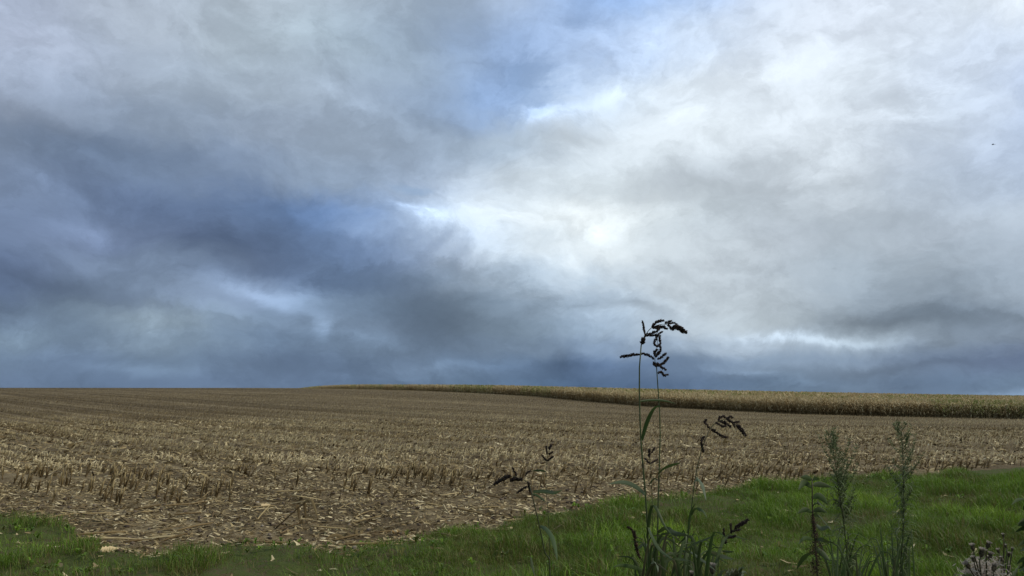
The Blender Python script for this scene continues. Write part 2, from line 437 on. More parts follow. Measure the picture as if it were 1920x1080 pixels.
# ================================================================== terrain
TCOL = np.array([-1.2, (0 - 960) / FPX, (300 - 960) / FPX, (610 - 960) / FPX, (800 - 960) / FPX, 0.0, (1200 - 960) / FPX, (1500 - 960) / FPX, (1920 - 960) / FPX, 1.2])
TY = np.array([0, 20, 40, 60, 80, 106, 150, 200, 250, 300, 350, 400, 450, 500, 600, 800, 1500], float)
TZ = np.array([
 [0, 0, .02, .15, .6, 1.4, 3.0, 5.0, 6.8, 8.4, 9.8, 10.5, 10.6, 10.2, 8, 4, -10],
 [0, 0, .02, .15, .6, 1.4, 3.0, 5.0, 6.8, 8.4, 9.8, 10.5, 10.6, 10.2, 8, 4, -10],
 [0, 0, .02, .12, .55, 1.3, 2.95, 5.0, 6.8, 8.35, 9.75, 10.7, 11.0, 10.6, 9, 4, -10],
 [0, 0, .02, .1, .45, 1.15, 2.8, 4.9, 6.7, 8.2, 9.6, 11.0, 12.2, 12.6, 12.0, 6, -10],
 [0, 0, .02, .08, .4, 1.05, 2.6, 4.5, 6.1, 7.5, 8.6, 9.5, 10.0, 10.3, 9.8, 6, -10],
 [0, 0, .0, .04, .3, .9, 2.4, 4.7, 5.9, 6.9, 7.7, 8.4, 8.8, 9.0, 8.5, 5, -10],
 [0, 0, -.02, -.02, .05, .4, 1.6, 3.2, 4.7, 6.1, 6.9, 7.5, 7.8, 7.8, 7, 4, -10],
 [0, 0, -.04, -.1, -.1, .05, 1.0, 2.5, 3.7, 4.8, 5.5, 6.0, 6.2, 6.0, 5, 3, -10],
 [0, 0, -.05, -.15, -.2, -.2, .35, 1.4, 2.4, 3.2, 3.8, 4.1, 4.2, 4.0, 3, 1, -12],
 [0, 0, -.05, -.2, -.3, -.35, 0, .8, 1.6, 2.3, 2.7, 2.9, 3.0, 2.8, 2, 0, -12]])
# smooth the table on a fine grid
_gt = np.linspace(-1.2, 1.2, 121); _gy = np.linspace(0, 1500, 601)
_tmp = np.array([np.interp(_gy, TY, r) for r in TZ])
_tab = np.array([[0.0]]); _tab = np.stack([np.interp(_gt, TCOL, _tmp[:, j]) for j in range(len(_gy))], 1)
def _box(a, k, ax):
    p = [(0, 0), (0, 0)]; p[ax] = (k, k)
    b = np.pad(a, p, mode='edge'); c = np.cumsum(b, axis=ax)
    c = np.concatenate([np.zeros_like(np.take(c, [0], ax)), c], ax); w = 2 * k + 1
    n = a.shape[ax]
    return (np.take(c, np.arange(w, w + n), ax) - np.take(c, np.arange(0, n), ax)) / w
for _ in range(2): _tab = _box(_box(_tab, 4, 0), 6, 1)
def hill(x, y):
    r = np.maximum(np.hypot(x, y), 1e-6)
    yy = np.where(y > 0, np.clip(y, 0, 1499), 0.0)
    t = np.clip(x / np.maximum(yy, 1e-3), -1.2, 1.2)
    fi = (t + 1.2) / 2.4 * 120; fj = yy / 1500 * 600
    i = np.clip(fi.astype(int), 0, 119); j = np.clip(fj.astype(int), 0, 599)
    a, b = fi - i, fj - j
    z = (_tab[i, j] * (1 - a) + _tab[i + 1, j] * a) * (1 - b) + (_tab[i, j + 1] * (1 - a) + _tab[i + 1, j + 1] * a) * b
    return np.where(y > 0, z, 0.0) * np.clip((y - 20) / 30, 0, 1)
def sstep(a, b, x):
    t = np.clip((x - a) / (b - a), 0, 1); return t * t * (3 - 2 * t)

# borders, kept as lines in the ground plane
def ground_xy(px, py):
    p = at(px, py, 1.0); s = EYE / (EYE - p[2]); return p[0] * s, s
GRASS_PX = [(-900, 985), (-200, 965), (0, 962), (110, 975), (190, 1040), (290, 1052), (360, 1040), (430, 1018), (560, 1022), (640, 1040), (700, 1024), (860, 1012), (930, 996), (990, 970), (1100, 958), (1230, 936), (1320, 926), (1500, 908), (1700, 900), (1800, 892), (1920, 878), (2500, 835)]
STUB_PX = [(-900, 948), (0, 940), (200, 946), (450, 946), (700, 938), (900, 930), (1100, 932), (1300, 922), (1500, 905), (1700, 897), (1920, 876), (2500, 832)]
DENSE_PX = [(-900, 905), (0, 893), (380, 893), (700, 897), (1000, 903), (1300, 905), (1500, 890), (1700, 886), (1920, 872), (2500, 830)]
def border(pxs):
    P = np.array([ground_xy(a, b) for a, b in pxs]); t = P[:, 0] / P[:, 1]; return t, np.hypot(P[:, 0], P[:, 1])
B_GRASS, B_STUB, B_DENSE = border(GRASS_PX), border(STUB_PX), border(DENSE_PX)
def inside(B, x, y, jit=0.0):
    """metres beyond (positive) or before (negative) a border"""
    t = x / np.maximum(y, 0.3)
    return np.hypot(x, y) - np.interp(t, B[0], B[1])
def bank(x, y):
    return 0.32 * sstep(6.0, 3.2, np.hypot(x, y)) * np.where(y > -3, 1, 1)
def ground(x, y, fine=True):
    x = np.asarray(x, float); y = np.asarray(y, float)
    z = hill(x, y) + bank(x, y)
    if fine:
        r = np.hypot(x, y)
        k = sstep(60, 12, r) * sstep(5, 7, r)
        z = z + k * ((fbm(x * 0.9, y * 0.9, 3) - 0.5) * 0.16 + (fbm(x * 5, y * 5, 3, 0.6) - 0.5) * 0.07)
        gr = sstep(0.6, -0.8, inside(B_GRASS, x, y)) * sstep(5, 7, r)
        z = z + gr * (0.03 + (fbm(x * 0.8 + 40, y * 0.8, 2) - 0.4) * 0.18)
    return z

def make_ground():
    az = np.concatenate([np.radians(np.linspace(-180, -42, 24))[:-1], np.radians(np.linspace(-42, 42, 330)), np.radians(np.linspace(42, 180, 24))[1:]])
    r = np.concatenate([[0.15, 0.6, 1.2, 1.8, 2.5, 3.2, 4, 5, 6], np.geomspace(7, 30, 200), np.geomspace(30.6, 700, 150), [900, 1200, 1499, 2200, 3500]])
    A, R = np.meshgrid(az, r, indexing='xy')
    x, y = R * np.sin(A), R * np.cos(A)
    z = ground(x, y)
    z = np.where(R > 1500, -12.0, z)
    nr, na = R.shape
    v = np.stack([x, y, z], -1).reshape(-1, 3)
    i, j = np.meshgrid(np.arange(nr - 1), np.arange(na - 1), indexing='ij')
    p = (i * na + j).ravel()
    f = np.concatenate([np.stack([p, p + na + 1, p + 1], -1), np.stack([p, p + na, p + na + 1], -1)])
    cap = np.stack([np.zeros(na - 2, int), np.arange(1, na - 1), np.arange(2, na)], -1)[:, [0, 2, 1]]
    B = Batch(); B.add(v, f, sstep(0.25, -0.35, inside(B_GRASS, x, y) + (fbm(x * 3, y * 3, 2) - 0.5) * 0.5).ravel())
    B.f.append(cap); B.m.append(np.zeros(len(cap), int))
    m = bpy.data.materials.new('soil'); m.use_nodes = True; t = m.node_tree; t.nodes.clear(); nb = NB(t)
    co = nb.node('ShaderNodeTexCoord').outputs['Object']
    n1, _ = nb.noise(co, 0.35, 4, 0.6); n2, _ = nb.noise(co, 3.5, 5, 0.65); n3, _ = nb.noise(co, 28, 4, 0.65)
    # rows of the drilled crop, run at an angle to the view
    s = nb.sep(co)
    across = nb.math('ADD', nb.math('MULTIPLY', s[0], ROWN[0]), nb.math('MULTIPLY', s[1], ROWN[1]))
    along = nb.math('ADD', nb.math('MULTIPLY', s[0], ROWD[0]), nb.math('MULTIPLY', s[1], ROWD[1]))
    band, _ = nb.noise(nb.comb(across, nb.math('MULTIPLY', along, 0.006), 0.0), 0.42, 4, 0.7)
    k = nb.math('MULTIPLY_ADD', nb.math('SUBTRACT', n2, 0.5), 0.8, 0.52)
    k = nb.math('MULTIPLY_ADD', nb.math('SUBTRACT', n3, 0.5), 0.9, k)
    k = nb.math('MULTIPLY_ADD', nb.math('SUBTRACT', n1, 0.5), 0.5, k)
    k = nb.math('MULTIPLY_ADD', nb.math('SUBTRACT', band, 0.5), 1.5, k, clamp=True)
    soil = nb.ramp(k, [(0.0, (0.036, 0.025, 0.012)), (0.35, (0.08, 0.058, 0.029)), (0.6, (0.145, 0.11, 0.058)), (0.85, (0.26, 0.208, 0.118)), (1.0, (0.36, 0.30, 0.18))])
    turf = nb.ramp(nb.math('MULTIPLY_ADD', n2, 0.6, nb.math('MULTIPLY', n3, 0.4)), [(0.3, (0.055, 0.042, 0.02)), (0.42, (0.085, 0.068, 0.034)), (0.5, (0.055, 0.072, 0.018)), (0.75, (0.09, 0.105, 0.03))])
    g = nb.node('ShaderNodeAttribute', attribute_name='vary').outputs['Fac']
    c = nb.mix(g, soil, turf)
    b = nb.node('ShaderNodeBsdfPrincipled'); nb.put(b.inputs['Base Color'], c); b.inputs['Roughness'].default_value = 0.95; b.inputs['Specular IOR Level'].default_value = 0.1
    bp = nb.node('ShaderNodeBump'); bp.inputs['Strength'].default_value = 0.6; bp.inputs['Distance'].default_value = 0.03
    nb.put(bp.inputs['Height'], nb.math('ADD', n2, n3)); t.links.new(bp.outputs[0], b.inputs['Normal'])
    out = nb.node('ShaderNodeOutputMaterial'); t.links.new(b.outputs[0], out.inputs['Surface'])
    o = link('ground', B.mesh('ground', [m], smooth=True)); tag(o, kind='structure')
ROWAZ = math.radians(-41.0)
ROWD = (math.sin(ROWAZ), math.cos(ROWAZ)); ROWN = (math.cos(ROWAZ), -math.sin(ROWAZ))
make_ground()

# ================================================================== standing corn
CE_Y = np.array([60, 80, 92, 106, 122, 150, 210, 300, 450, 560, 700], float)
CE_X = np.array([150, 118, 96, 70, 45.4, 24.8, 0.0, -33.0, -104.0, -160, -230])
def corn_edge(y): return np.interp(y, CE_Y, CE_X)

def corn_template(r, detail):
    """one ripe maize plant: stalk, arching strap leaves, cob, tassel; 1 unit tall"""
    B = Batch()
    h = 1.0
    if detail == 2:
        v, f = tube([(0, 0, 0), (0.01, 0, 0.5), (0.015, 0.01, 0.86)], [0.011, 0.009, 0.005], 3, False); B.add(v, f, -0.12)
        nl, seg = 9, 4
    elif detail == 1:
        v, f = strap([(0, 0, 0), (0.01, 0, 0.85)], [0.012, 0.006], (1, 0, 0)); B.add(v, f, -0.12)
        nl, seg = 6, 3
    else:
        nl, seg = 5, 2
    for i in range(nl):
        zb = (0.14 + 0.68 * (i + r.random() * 0.7) / nl) if detail else 0.5 + 0.35 * i / nl
        a = r.random() * 6.28; L = (0.26 + 0.1 * r.random()) * (1.0 if zb < 0.6 else 0.75)
        up = 0.16 + 0.12 * r.random(); dr = r.random()
        pts = [np.array((math.cos(a) * L * u, math.sin(a) * L * u, zb + up * u * 1.6 - (0.22 + 0.25 * dr) * u * u)) for u in np.linspace(0, 1, seg)]
        w = 0.022 * np.sin(np.linspace(0.5, 2.95, seg)) if seg > 2 else np.array([0.028, 0.008])
        v, f = strap(pts, w * (1.0 if detail == 2 else 1.5), (-math.sin(a), math.cos(a), 0.15))
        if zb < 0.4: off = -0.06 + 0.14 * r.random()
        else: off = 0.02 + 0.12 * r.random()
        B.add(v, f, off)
    if detail == 2:
        v, f = tube([(0.02, 0, 0.40), (0.045, 0, 0.46), (0.05, 0.0, 0.53)], [0.010, 0.019, 0.006], 4, False); B.add(v, f, 0.2)
    for i in range(4 if detail else 3):
        a = r.random() * 6.28; e = 0.06 * (0.4 + r.random())
        v, f = strap([(0.01, 0, 0.82), (0.01 + math.cos(a) * e, math.sin(a) * e, 0.95 + 0.05 * r.random())], [0.006, 0.004] if detail else [0.016, 0.008], (1, 0.3, 0)); B.add(v, f, 0.15)
    return np.concatenate(B.v), np.concatenate(B.f), np.concatenate(B.a), np.concatenate(B.m)

def stamp_corn(B, temps, x, y, hmin=2.1, hmax=2.75, grow=1.0):
    n = len(x); z = hill(x, y)
    which = rng.integers(0, len(temps), n)
    H = rng.uniform(hmin, hmax, n) * (0.97 + 0.06 * fbm(x * 0.2, y * 0.2, 2))
    Mx = rotmats(rng.uniform(0, 6.28, n), np.abs(rng.normal(0, 0.07, n)), rng.uniform(0, 6.28, n), H * grow, H * grow, H)
    # ripeness in patches: mostly straw, some runs still green, some dark and withered
    g = fbm(x * 0.06 + 5, y * 0.06, 3)
    var = 0.54 + 0.22 * (fbm(x * 0.5, y * 0.5, 2) - 0.5) + rng.normal(0, 0.07, n)
    var = np.where((g > 0.57) & (rng.random(n) < 0.55), 0.80 + rng.normal(0, 0.05, n), var)
    for k, (tv, tf, ta, tm) in enumerate(temps):
        s = which == k
        B.stamp(tv, tf, ta, tm, np.stack([x, y, z - 0.03], -1)[s], Mx[s], var[s])

def make_corn():
    r = random.Random(5)
    T2 = [corn_template(r, 2) for _ in range(7)]; T1 = [corn_template(r, 1) for _ in range(6)]; T0 = [corn_template(r, 0) for _ in range(6)]
    B = Batch()
    # sample along the edge line
    yy = np.linspace(72, 560, 6000); xx = corn_edge(yy)
    s = np.concatenate([[0], np.cumsum(np.hypot(np.diff(xx), np.diff(yy)))])
    tx, ty = np.gradient(xx, s), np.gradient(yy, s); nx, ny = ty, -tx       # pointing into the crop
    sm = np.arange(0, s[-1], 0.17)
    for row in range(7):
        q = sm[rng.random(len(sm)) < 0.96] + rng.normal(0, 0.04, int(0))if False else sm + rng.normal(0, 0.05, len(sm))
        q = q[rng.random(len(q)) < (0.95 if row < 4 else 0.6)]
        ex, ey = np.interp(q, s, xx), np.interp(q, s, yy); ox, oy = np.interp(q, s, nx), np.interp(q, s, ny)
        dd = row * 0.75 + rng.normal(0, 0.06, len(q)) + (fbm(q * 0.05, q * 0 + 3, 2) - 0.5) * 1.2
        X, Y = ex + ox * dd, ey + oy * dd
        dist = np.hypot(X, Y); vis = np.abs(X / Y) < 0.78
        n = dist < 150
        if row < 3: stamp_corn(B, T2, X[vis & n], Y[vis & n])
        else: stamp_corn(B, T1, X[vis & n], Y[vis & n])
        m = vis & ~n & (rng.random(len(X)) < np.clip(170 / dist, 0.35, 1) * (1 if row < 3 else 0.5))
        stamp_corn(B, T1 if row < 2 else T0, X[m], Y[m])
    # the crop behind
    for d0, d1, dens in ((90, 160, 1.3), (160, 260, 0.55), (260, 520, 0.22)):
        n = int((d1 - d0) * 420 * dens)
        Y = rng.uniform(d0, d1, n); X = rng.uniform(-150, 270, n)
        k = (X > corn_edge(Y) + 6) & (np.abs(X / Y) < 0.74) & (np.hypot(X, Y) < 480)
        stamp_corn(B, T0, X[k], Y[k], 2.1, 2.7, 1.0 if d0 < 160 else 1.5)
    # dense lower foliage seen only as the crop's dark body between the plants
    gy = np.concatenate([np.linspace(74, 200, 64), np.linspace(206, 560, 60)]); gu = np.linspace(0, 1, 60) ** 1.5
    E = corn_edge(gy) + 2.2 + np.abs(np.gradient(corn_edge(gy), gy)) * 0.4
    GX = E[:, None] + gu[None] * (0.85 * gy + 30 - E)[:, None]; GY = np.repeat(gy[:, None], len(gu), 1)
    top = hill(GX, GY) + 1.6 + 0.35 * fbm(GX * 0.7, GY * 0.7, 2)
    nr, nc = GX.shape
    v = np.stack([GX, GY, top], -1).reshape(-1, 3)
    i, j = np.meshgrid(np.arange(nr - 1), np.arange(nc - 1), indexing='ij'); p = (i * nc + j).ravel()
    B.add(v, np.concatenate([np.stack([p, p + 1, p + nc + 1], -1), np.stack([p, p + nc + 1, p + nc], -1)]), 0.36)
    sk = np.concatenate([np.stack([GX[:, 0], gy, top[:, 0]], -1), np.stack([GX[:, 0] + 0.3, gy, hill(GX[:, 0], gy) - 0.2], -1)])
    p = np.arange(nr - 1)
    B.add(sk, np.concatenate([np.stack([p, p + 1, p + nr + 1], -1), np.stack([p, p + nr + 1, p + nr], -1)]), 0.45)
    o = link('standing_corn', B.mesh('standing_corn', [M_CORN]))
    tag(o, 'block of ripe straw coloured corn standing uncut along the far edge of the field', 'corn', kind='stuff')
    print('corn tris', sum(len(f) for f in B.f))
make_corn()

# ================================================================== corn stubble
def stub_template(r, detail, part='all'):
    """a cut maize stalk: stump with a torn top, a node swelling and shredded leaf sheaths; 1 unit tall"""
    B = Batch()
    bend = (r.uniform(-0.12, 0.12), r.uniform(-0.12, 0.12))
    if detail == 2:
        if part != 'husk':
            P = smooth_path([(0, 0, -0.08), (bend[0] * .3, bend[1] * .3, 0.4), (bend[0], bend[1], 1.0)], 6)
            R = np.array([0.052, 0.046, 0.042, 0.047, 0.038, 0.034]) * r.uniform(0.9, 1.15)
            v, f = tube(P, R, 6, True)
            v[30:36, 2] += np.array([r.uniform(-0.10, 0.12) for _ in range(6)])      # torn rim
            v[-1, 2] -= 0.12
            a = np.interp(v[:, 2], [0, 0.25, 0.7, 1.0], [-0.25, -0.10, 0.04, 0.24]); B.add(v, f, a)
        if part != 'stalk':
            for i in range(r.randint(2, 4)):
                an = r.random() * 6.28; L = r.uniform(0.35, 0.85); z0 = r.uniform(0.05, 0.4); out = r.uniform(0.08, 0.5)
                pts = [(math.cos(an) * (0.045 + out * u * u), math.sin(an) * (0.045 + out * u * u), z0 + L * u * (1 - 0.55 * out * u * u * 2)) for u in np.linspace(0, 1, 5)]
                v, f = ribbon(pts, 0.055 * np.sin(np.linspace(0.9, 2.95, 5)), side=(-math.sin(an), math.cos(an), 0), fold=-0.35); B.add(v, f, r.uniform(-0.12, 0.2), 1)
    elif detail == 1:
        v, f = tube([(0, 0, -0.05), (bend[0], bend[1], 1.0)], [0.05, 0.042], 3, False)
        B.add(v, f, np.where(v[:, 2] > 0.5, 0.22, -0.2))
        for i in range(2):
            an = r.random() * 6.28; out = r.uniform(0.1, 0.45); L = r.uniform(0.5, 0.95)
            v, f = strap([(0, 0, 0.1), (math.cos(an) * out * .4, math.sin(an) * out * .4, 0.1 + L * .6), (math.cos(an) * out, math.sin(an) * out, 0.1 + L * .8)], [0.05, 0.06, 0.015], (-math.sin(an), math.cos(an), 0)); B.add(v, f, r.uniform(-0.05, 0.25), 1)
    else:
        w = 0.055
        v = [(-w, 0, 0), (w, 0, 0), (w * .9 + bend[0], 0.0, 1), (-w * .7 + bend[0], 0.0, 0.93), (0, -w, 0), (0.02 + bend[0], w * 1.1, 0.9), (0, w, 0)]
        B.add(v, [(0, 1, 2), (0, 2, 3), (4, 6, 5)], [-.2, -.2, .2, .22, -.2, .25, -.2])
    return np.concatenate(B.v), np.concatenate(B.f), np.concatenate(B.a), np.concatenate(B.m)

def stub_field():
    r = random.Random(21)
    T2 = [stub_template(r, 2) for _ in range(10)]; T1 = [stub_template(r, 1) for _ in range(10)]; T0 = [stub_template(r, 0) for _ in range(8)]
    S2 = []
    rr = random.Random(33)
    for k in range(12):
        st = rr.getstate(); a = stub_template(rr, 2, 'stalk'); b = stub_template(rr, 2, 'husk')
        ma, mb = Batch(), Batch()
        ma.add(a[0], a[1], np.clip(a[2] + rr.uniform(0.22, 0.46), 0, 1)); mb.add(b[0], b[1], np.clip(b[2] + rr.uniform(0.22, 0.5), 0, 1))
        S2.append((ma.mesh('stubble_stalk', [M_STUB], True), mb.mesh('husk_leaf', [M_HUSK], True)))
    B = Batch()
    # row grid over the field
    def grid(dmin, dmax, sp_row, sp_in, halfw=0.74):
        ext = dmax * 1.35
        ka = np.arange(-int(ext / sp_row), int(ext / sp_row) + 1); jb = np.arange(-int(ext / sp_in), int(ext / sp_in) + 1)
        out = []
        for k in ka:
            q = jb * sp_in + rng.normal(0, sp_in * 0.25, len(jb))
            x = ROWN[0] * k * sp_row + ROWD[0] * q; y = ROWN[1] * k * sp_row + ROWD[1] * q
            d = np.hypot(x, y)
            m = (y > 5) & (d >= dmin) & (d < dmax) & (np.abs(x) < halfw * y + 1.5)
            if m.any():
                out.append(np.stack([x[m] + rng.normal(0, 0.035, m.sum()), y[m] + rng.normal(0, 0.035, m.sum()), np.full(m.sum(), k)], -1))
        return np.concatenate(out)
    def keep(P, frac=1.0):
        x, y = P[:, 0], P[:, 1]
        m = (inside(B_STUB, x, y) > 0) & (x < corn_edge(y) - 1.0)
        dn = inside(B_DENSE, x, y)
        # headland: the odd clump left standing, dense rows start further in
        cl = fbm(x * 1.1 + 7, y * 1.1, 2)
        p = np.where(dn > 0, 0.93, np.where(cl > 0.52, 0.62, 0.10))
        return P[m & (rng.random(len(P)) < p * frac)]
    def lean(P, n):
        x, y = P[:, 0], P[:, 1]
        big = fbm(x * 0.05 + 3, y * 0.05, 2)
        tilt = np.abs(rng.normal(0.52, 0.18, n)) * np.where(inside(B_DENSE, x, y) < 0, 0.6, 1.0); td = rng.normal(0.0, 0.45, n) + (big - 0.5) * 1.5
        return tilt, td
    def hgt(P, n):
        x, y = P[:, 0], P[:, 1]
        ac = x * ROWN[0] + y * ROWN[1]; al = x * ROWD[0] + y * ROWD[1]
        return rng.uniform(0.14, 0.245, n) * (1 - 0.55 * wheel(ac, al)) * (0.85 + 0.3 * fbm(x * 0.3, y * 0.3, 2)) * np.where(inside(B_DENSE, x, y) < 0, 1.55, 1.0 + 0.3 * sstep(1.6, 0.6, inside(B_DENSE, x, y)))
    def wheel(ac, al):
        """1 on the pressed wheelings that run along the rows, else 0"""
        q = np.mod(ac + 0.5 * vnoise(al * 0.02, al * 0), 6.0)
        return np.where((q < 0.85) | ((q > 2.2) & (q < 3.05)), 1.0, 0.0)
    def vary(P, n):
        x, y = P[:, 0], P[:, 1]
        ac = x * ROWN[0] + y * ROWN[1]; al = x * ROWD[0] + y * ROWD[1]
        dn = inside(B_DENSE, x, y); dist = np.hypot(x, y)
        zone = np.where(dn < 0, -0.20, 0.0) - 0.16 * sstep(0.0, 0.3, dn) * sstep(1.6, 0.7, dn) + 0.10 * sstep(1.2, 3, dn) * sstep(26, 12, dn) - 0.10 * sstep(60, 150, dist) - 0.14 * sstep(-0.15, -0.6, x / y) * sstep(45, 110, dist) + 0.05 * sstep(20, 30, dist) * sstep(80, 60, dist) + 0.3 * (vnoise(ac / 4.2 + 7, al * 0.004) - 0.5)
        return np.clip(0.60 + zone + 0.5 * (fbm(x * 0.09 + 11, y * 0.09, 3) - 0.5) + 0.40 * (vnoise(ac / 1.5 + 3, al * 0.006) - 0.5) - (0.17 + 0.12 * sstep(40, 90, dist)) * wheel(ac, al) + rng.normal(0, 0.17, n), 0.05, 0.95)
    # --- near: individuals first
    P = keep(grid(8, 27, 0.75, 0.125))
    x, y = P[:, 0], P[:, 1]; z = ground(x, y)
    h = hgt(P, len(P)); tilt, td = lean(P, len(P))
    px, py = project(x, y, z + h * 0.5)
    score = np.where((px > 8) & (px < 1912), h / np.hypot(x, y), 0)
    order = np.argsort(-score); ind = np.sort(order[:300]); rest = np.sort(order[300:])
    rz = rng.uniform(0, 6.28, len(P)); v = vary(P, len(P))
    from mathutils import Matrix
    for i in ind:
        ms, mh = S2[int(rng.integers(0, len(S2)))]
        o = bpy.data.objects.new('stubble_stump', None); COL.objects.link(o); o.empty_display_size = 0.05
        b = bpy.data.objects.new('stalk', ms); COL.objects.link(b); b.parent = o
        hw = min(h[i], 0.26)
        M3 = rotmats(rz[i], tilt[i], td[i], hw, hw, h[i])
        o.matrix_world = Matrix([list(M3[k]) + [c] for k, c in enumerate((x[i], y[i], z[i]))] + [[0, 0, 0, 1]])
        if float(inside(B_DENSE, x[i], y[i])) < 0: tag(o, 'tall dark brown corn stump standing apart on the bare headland before the dense rows', 'corn stubble', 'tall corn stumps left on the headland')
        else: tag(o, 'cut dry corn stump in the first dense rows of the stubble', 'corn stubble', 'corn stumps of the first dense rows')
        c = bpy.data.objects.new('husk_leaf', mh); COL.objects.link(c); c.parent = o
    M3 = rotmats(rz, tilt, td, np.minimum(h, 0.26), np.minimum(h, 0.26), h)
    pos = np.stack([x, y, z], -1)
    def stampset(T, pos, M3, var):
        w = rng.integers(0, len(T), len(pos))
        for k, (tv, tf, ta, tm) in enumerate(T):
            s = w == k; B.stamp(tv, tf, ta, tm, pos[s], M3[s], var[s])
    stampset(T2, pos[rest], M3[rest], v[rest])
    for d0, d1, sr, si, T, gw, gh in ((27, 62, 0.75, 0.135, T1, 0.92, 1.0), (62, 110, 0.75, 0.18, T0, 1.05, 1.05), (110, 200, 0.75, 0.5, T0, 1.5, 1.1), (200, 470, 1.5, 1.3, T0, 2.6, 1.1)):
        P = keep(grid(d0, d1, sr, si))
        if d0 > 60: P = P[(wheel(P[:, 0] * ROWN[0] + P[:, 1] * ROWN[1], P[:, 0] * ROWD[0] + P[:, 1] * ROWD[1]) < 0.5) | (rng.random(len(P)) < 0.3)]
        n = len(P)
        x, y = P[:, 0], P[:, 1]; z = ground(x, y); h = hgt(P, n); tilt, td = lean(P, n)
        M3 = rotmats(rng.uniform(0, 6.28, n) if T is T1 else rng.normal(0, 0.6, n), tilt, td, h * gw, h * gw, h * gh)
        stampset(T, np.stack([x, y, z], -1), M3, vary(P, n))
    o = link('corn_stubble', B.mesh('corn_stubble', [M_STUB, M_HUSK]))
    tag(o, 'rows of cut corn stubble covering the whole field up to the hill crest', 'stubble', kind='stuff')
    return sum(len(f) for f in B.f)
n_stub = stub_field()

# ================================================================== litter
def stalk_piece_mesh(r, L, split=True):
    B = Batch()
    P = smooth_path([(-L / 2, 0, 0.012), (0, r.uniform(-.03, .03), 0.014 + r.uniform(0, .015)), (L / 2, r.uniform(-.03, .03), 0.012 + r.uniform(0, .03))], 7)
    R = np.full(7, 0.010) * r.uniform(0.8, 1.2); R[[2, 4]] *= 1.25; R[-1] *= 0.7
    v, f = tube(P, R, 6); v += np.random.default_rng(r.randint(0, 9999)).normal(0, 0.0012, v.shape); B.add(v, f, r.uniform(0.2, 0.7))
    return B
def leaf_piece_mesh(r, L):
    B = Batch()
    n = 8; cur = r.uniform(-0.35, 0.35)
    pts = [(L * (u - .5), cur * L * (u - .5) ** 2 * 2, 0.006 + abs(math.sin(u * r.uniform(3, 7))) * 0.03 * r.random()) for u in np.linspace(0, 1, n)]
    v, f = ribbon(pts, r.uniform(0.008, 0.019) * np.sin(np.linspace(0.35, 2.9, n)), side=(0, 1, r.uniform(-.4, .4)), fold=r.uniform(0.1, 0.7)); B.add(v, f, r.uniform(0.25, 0.85))
    return B
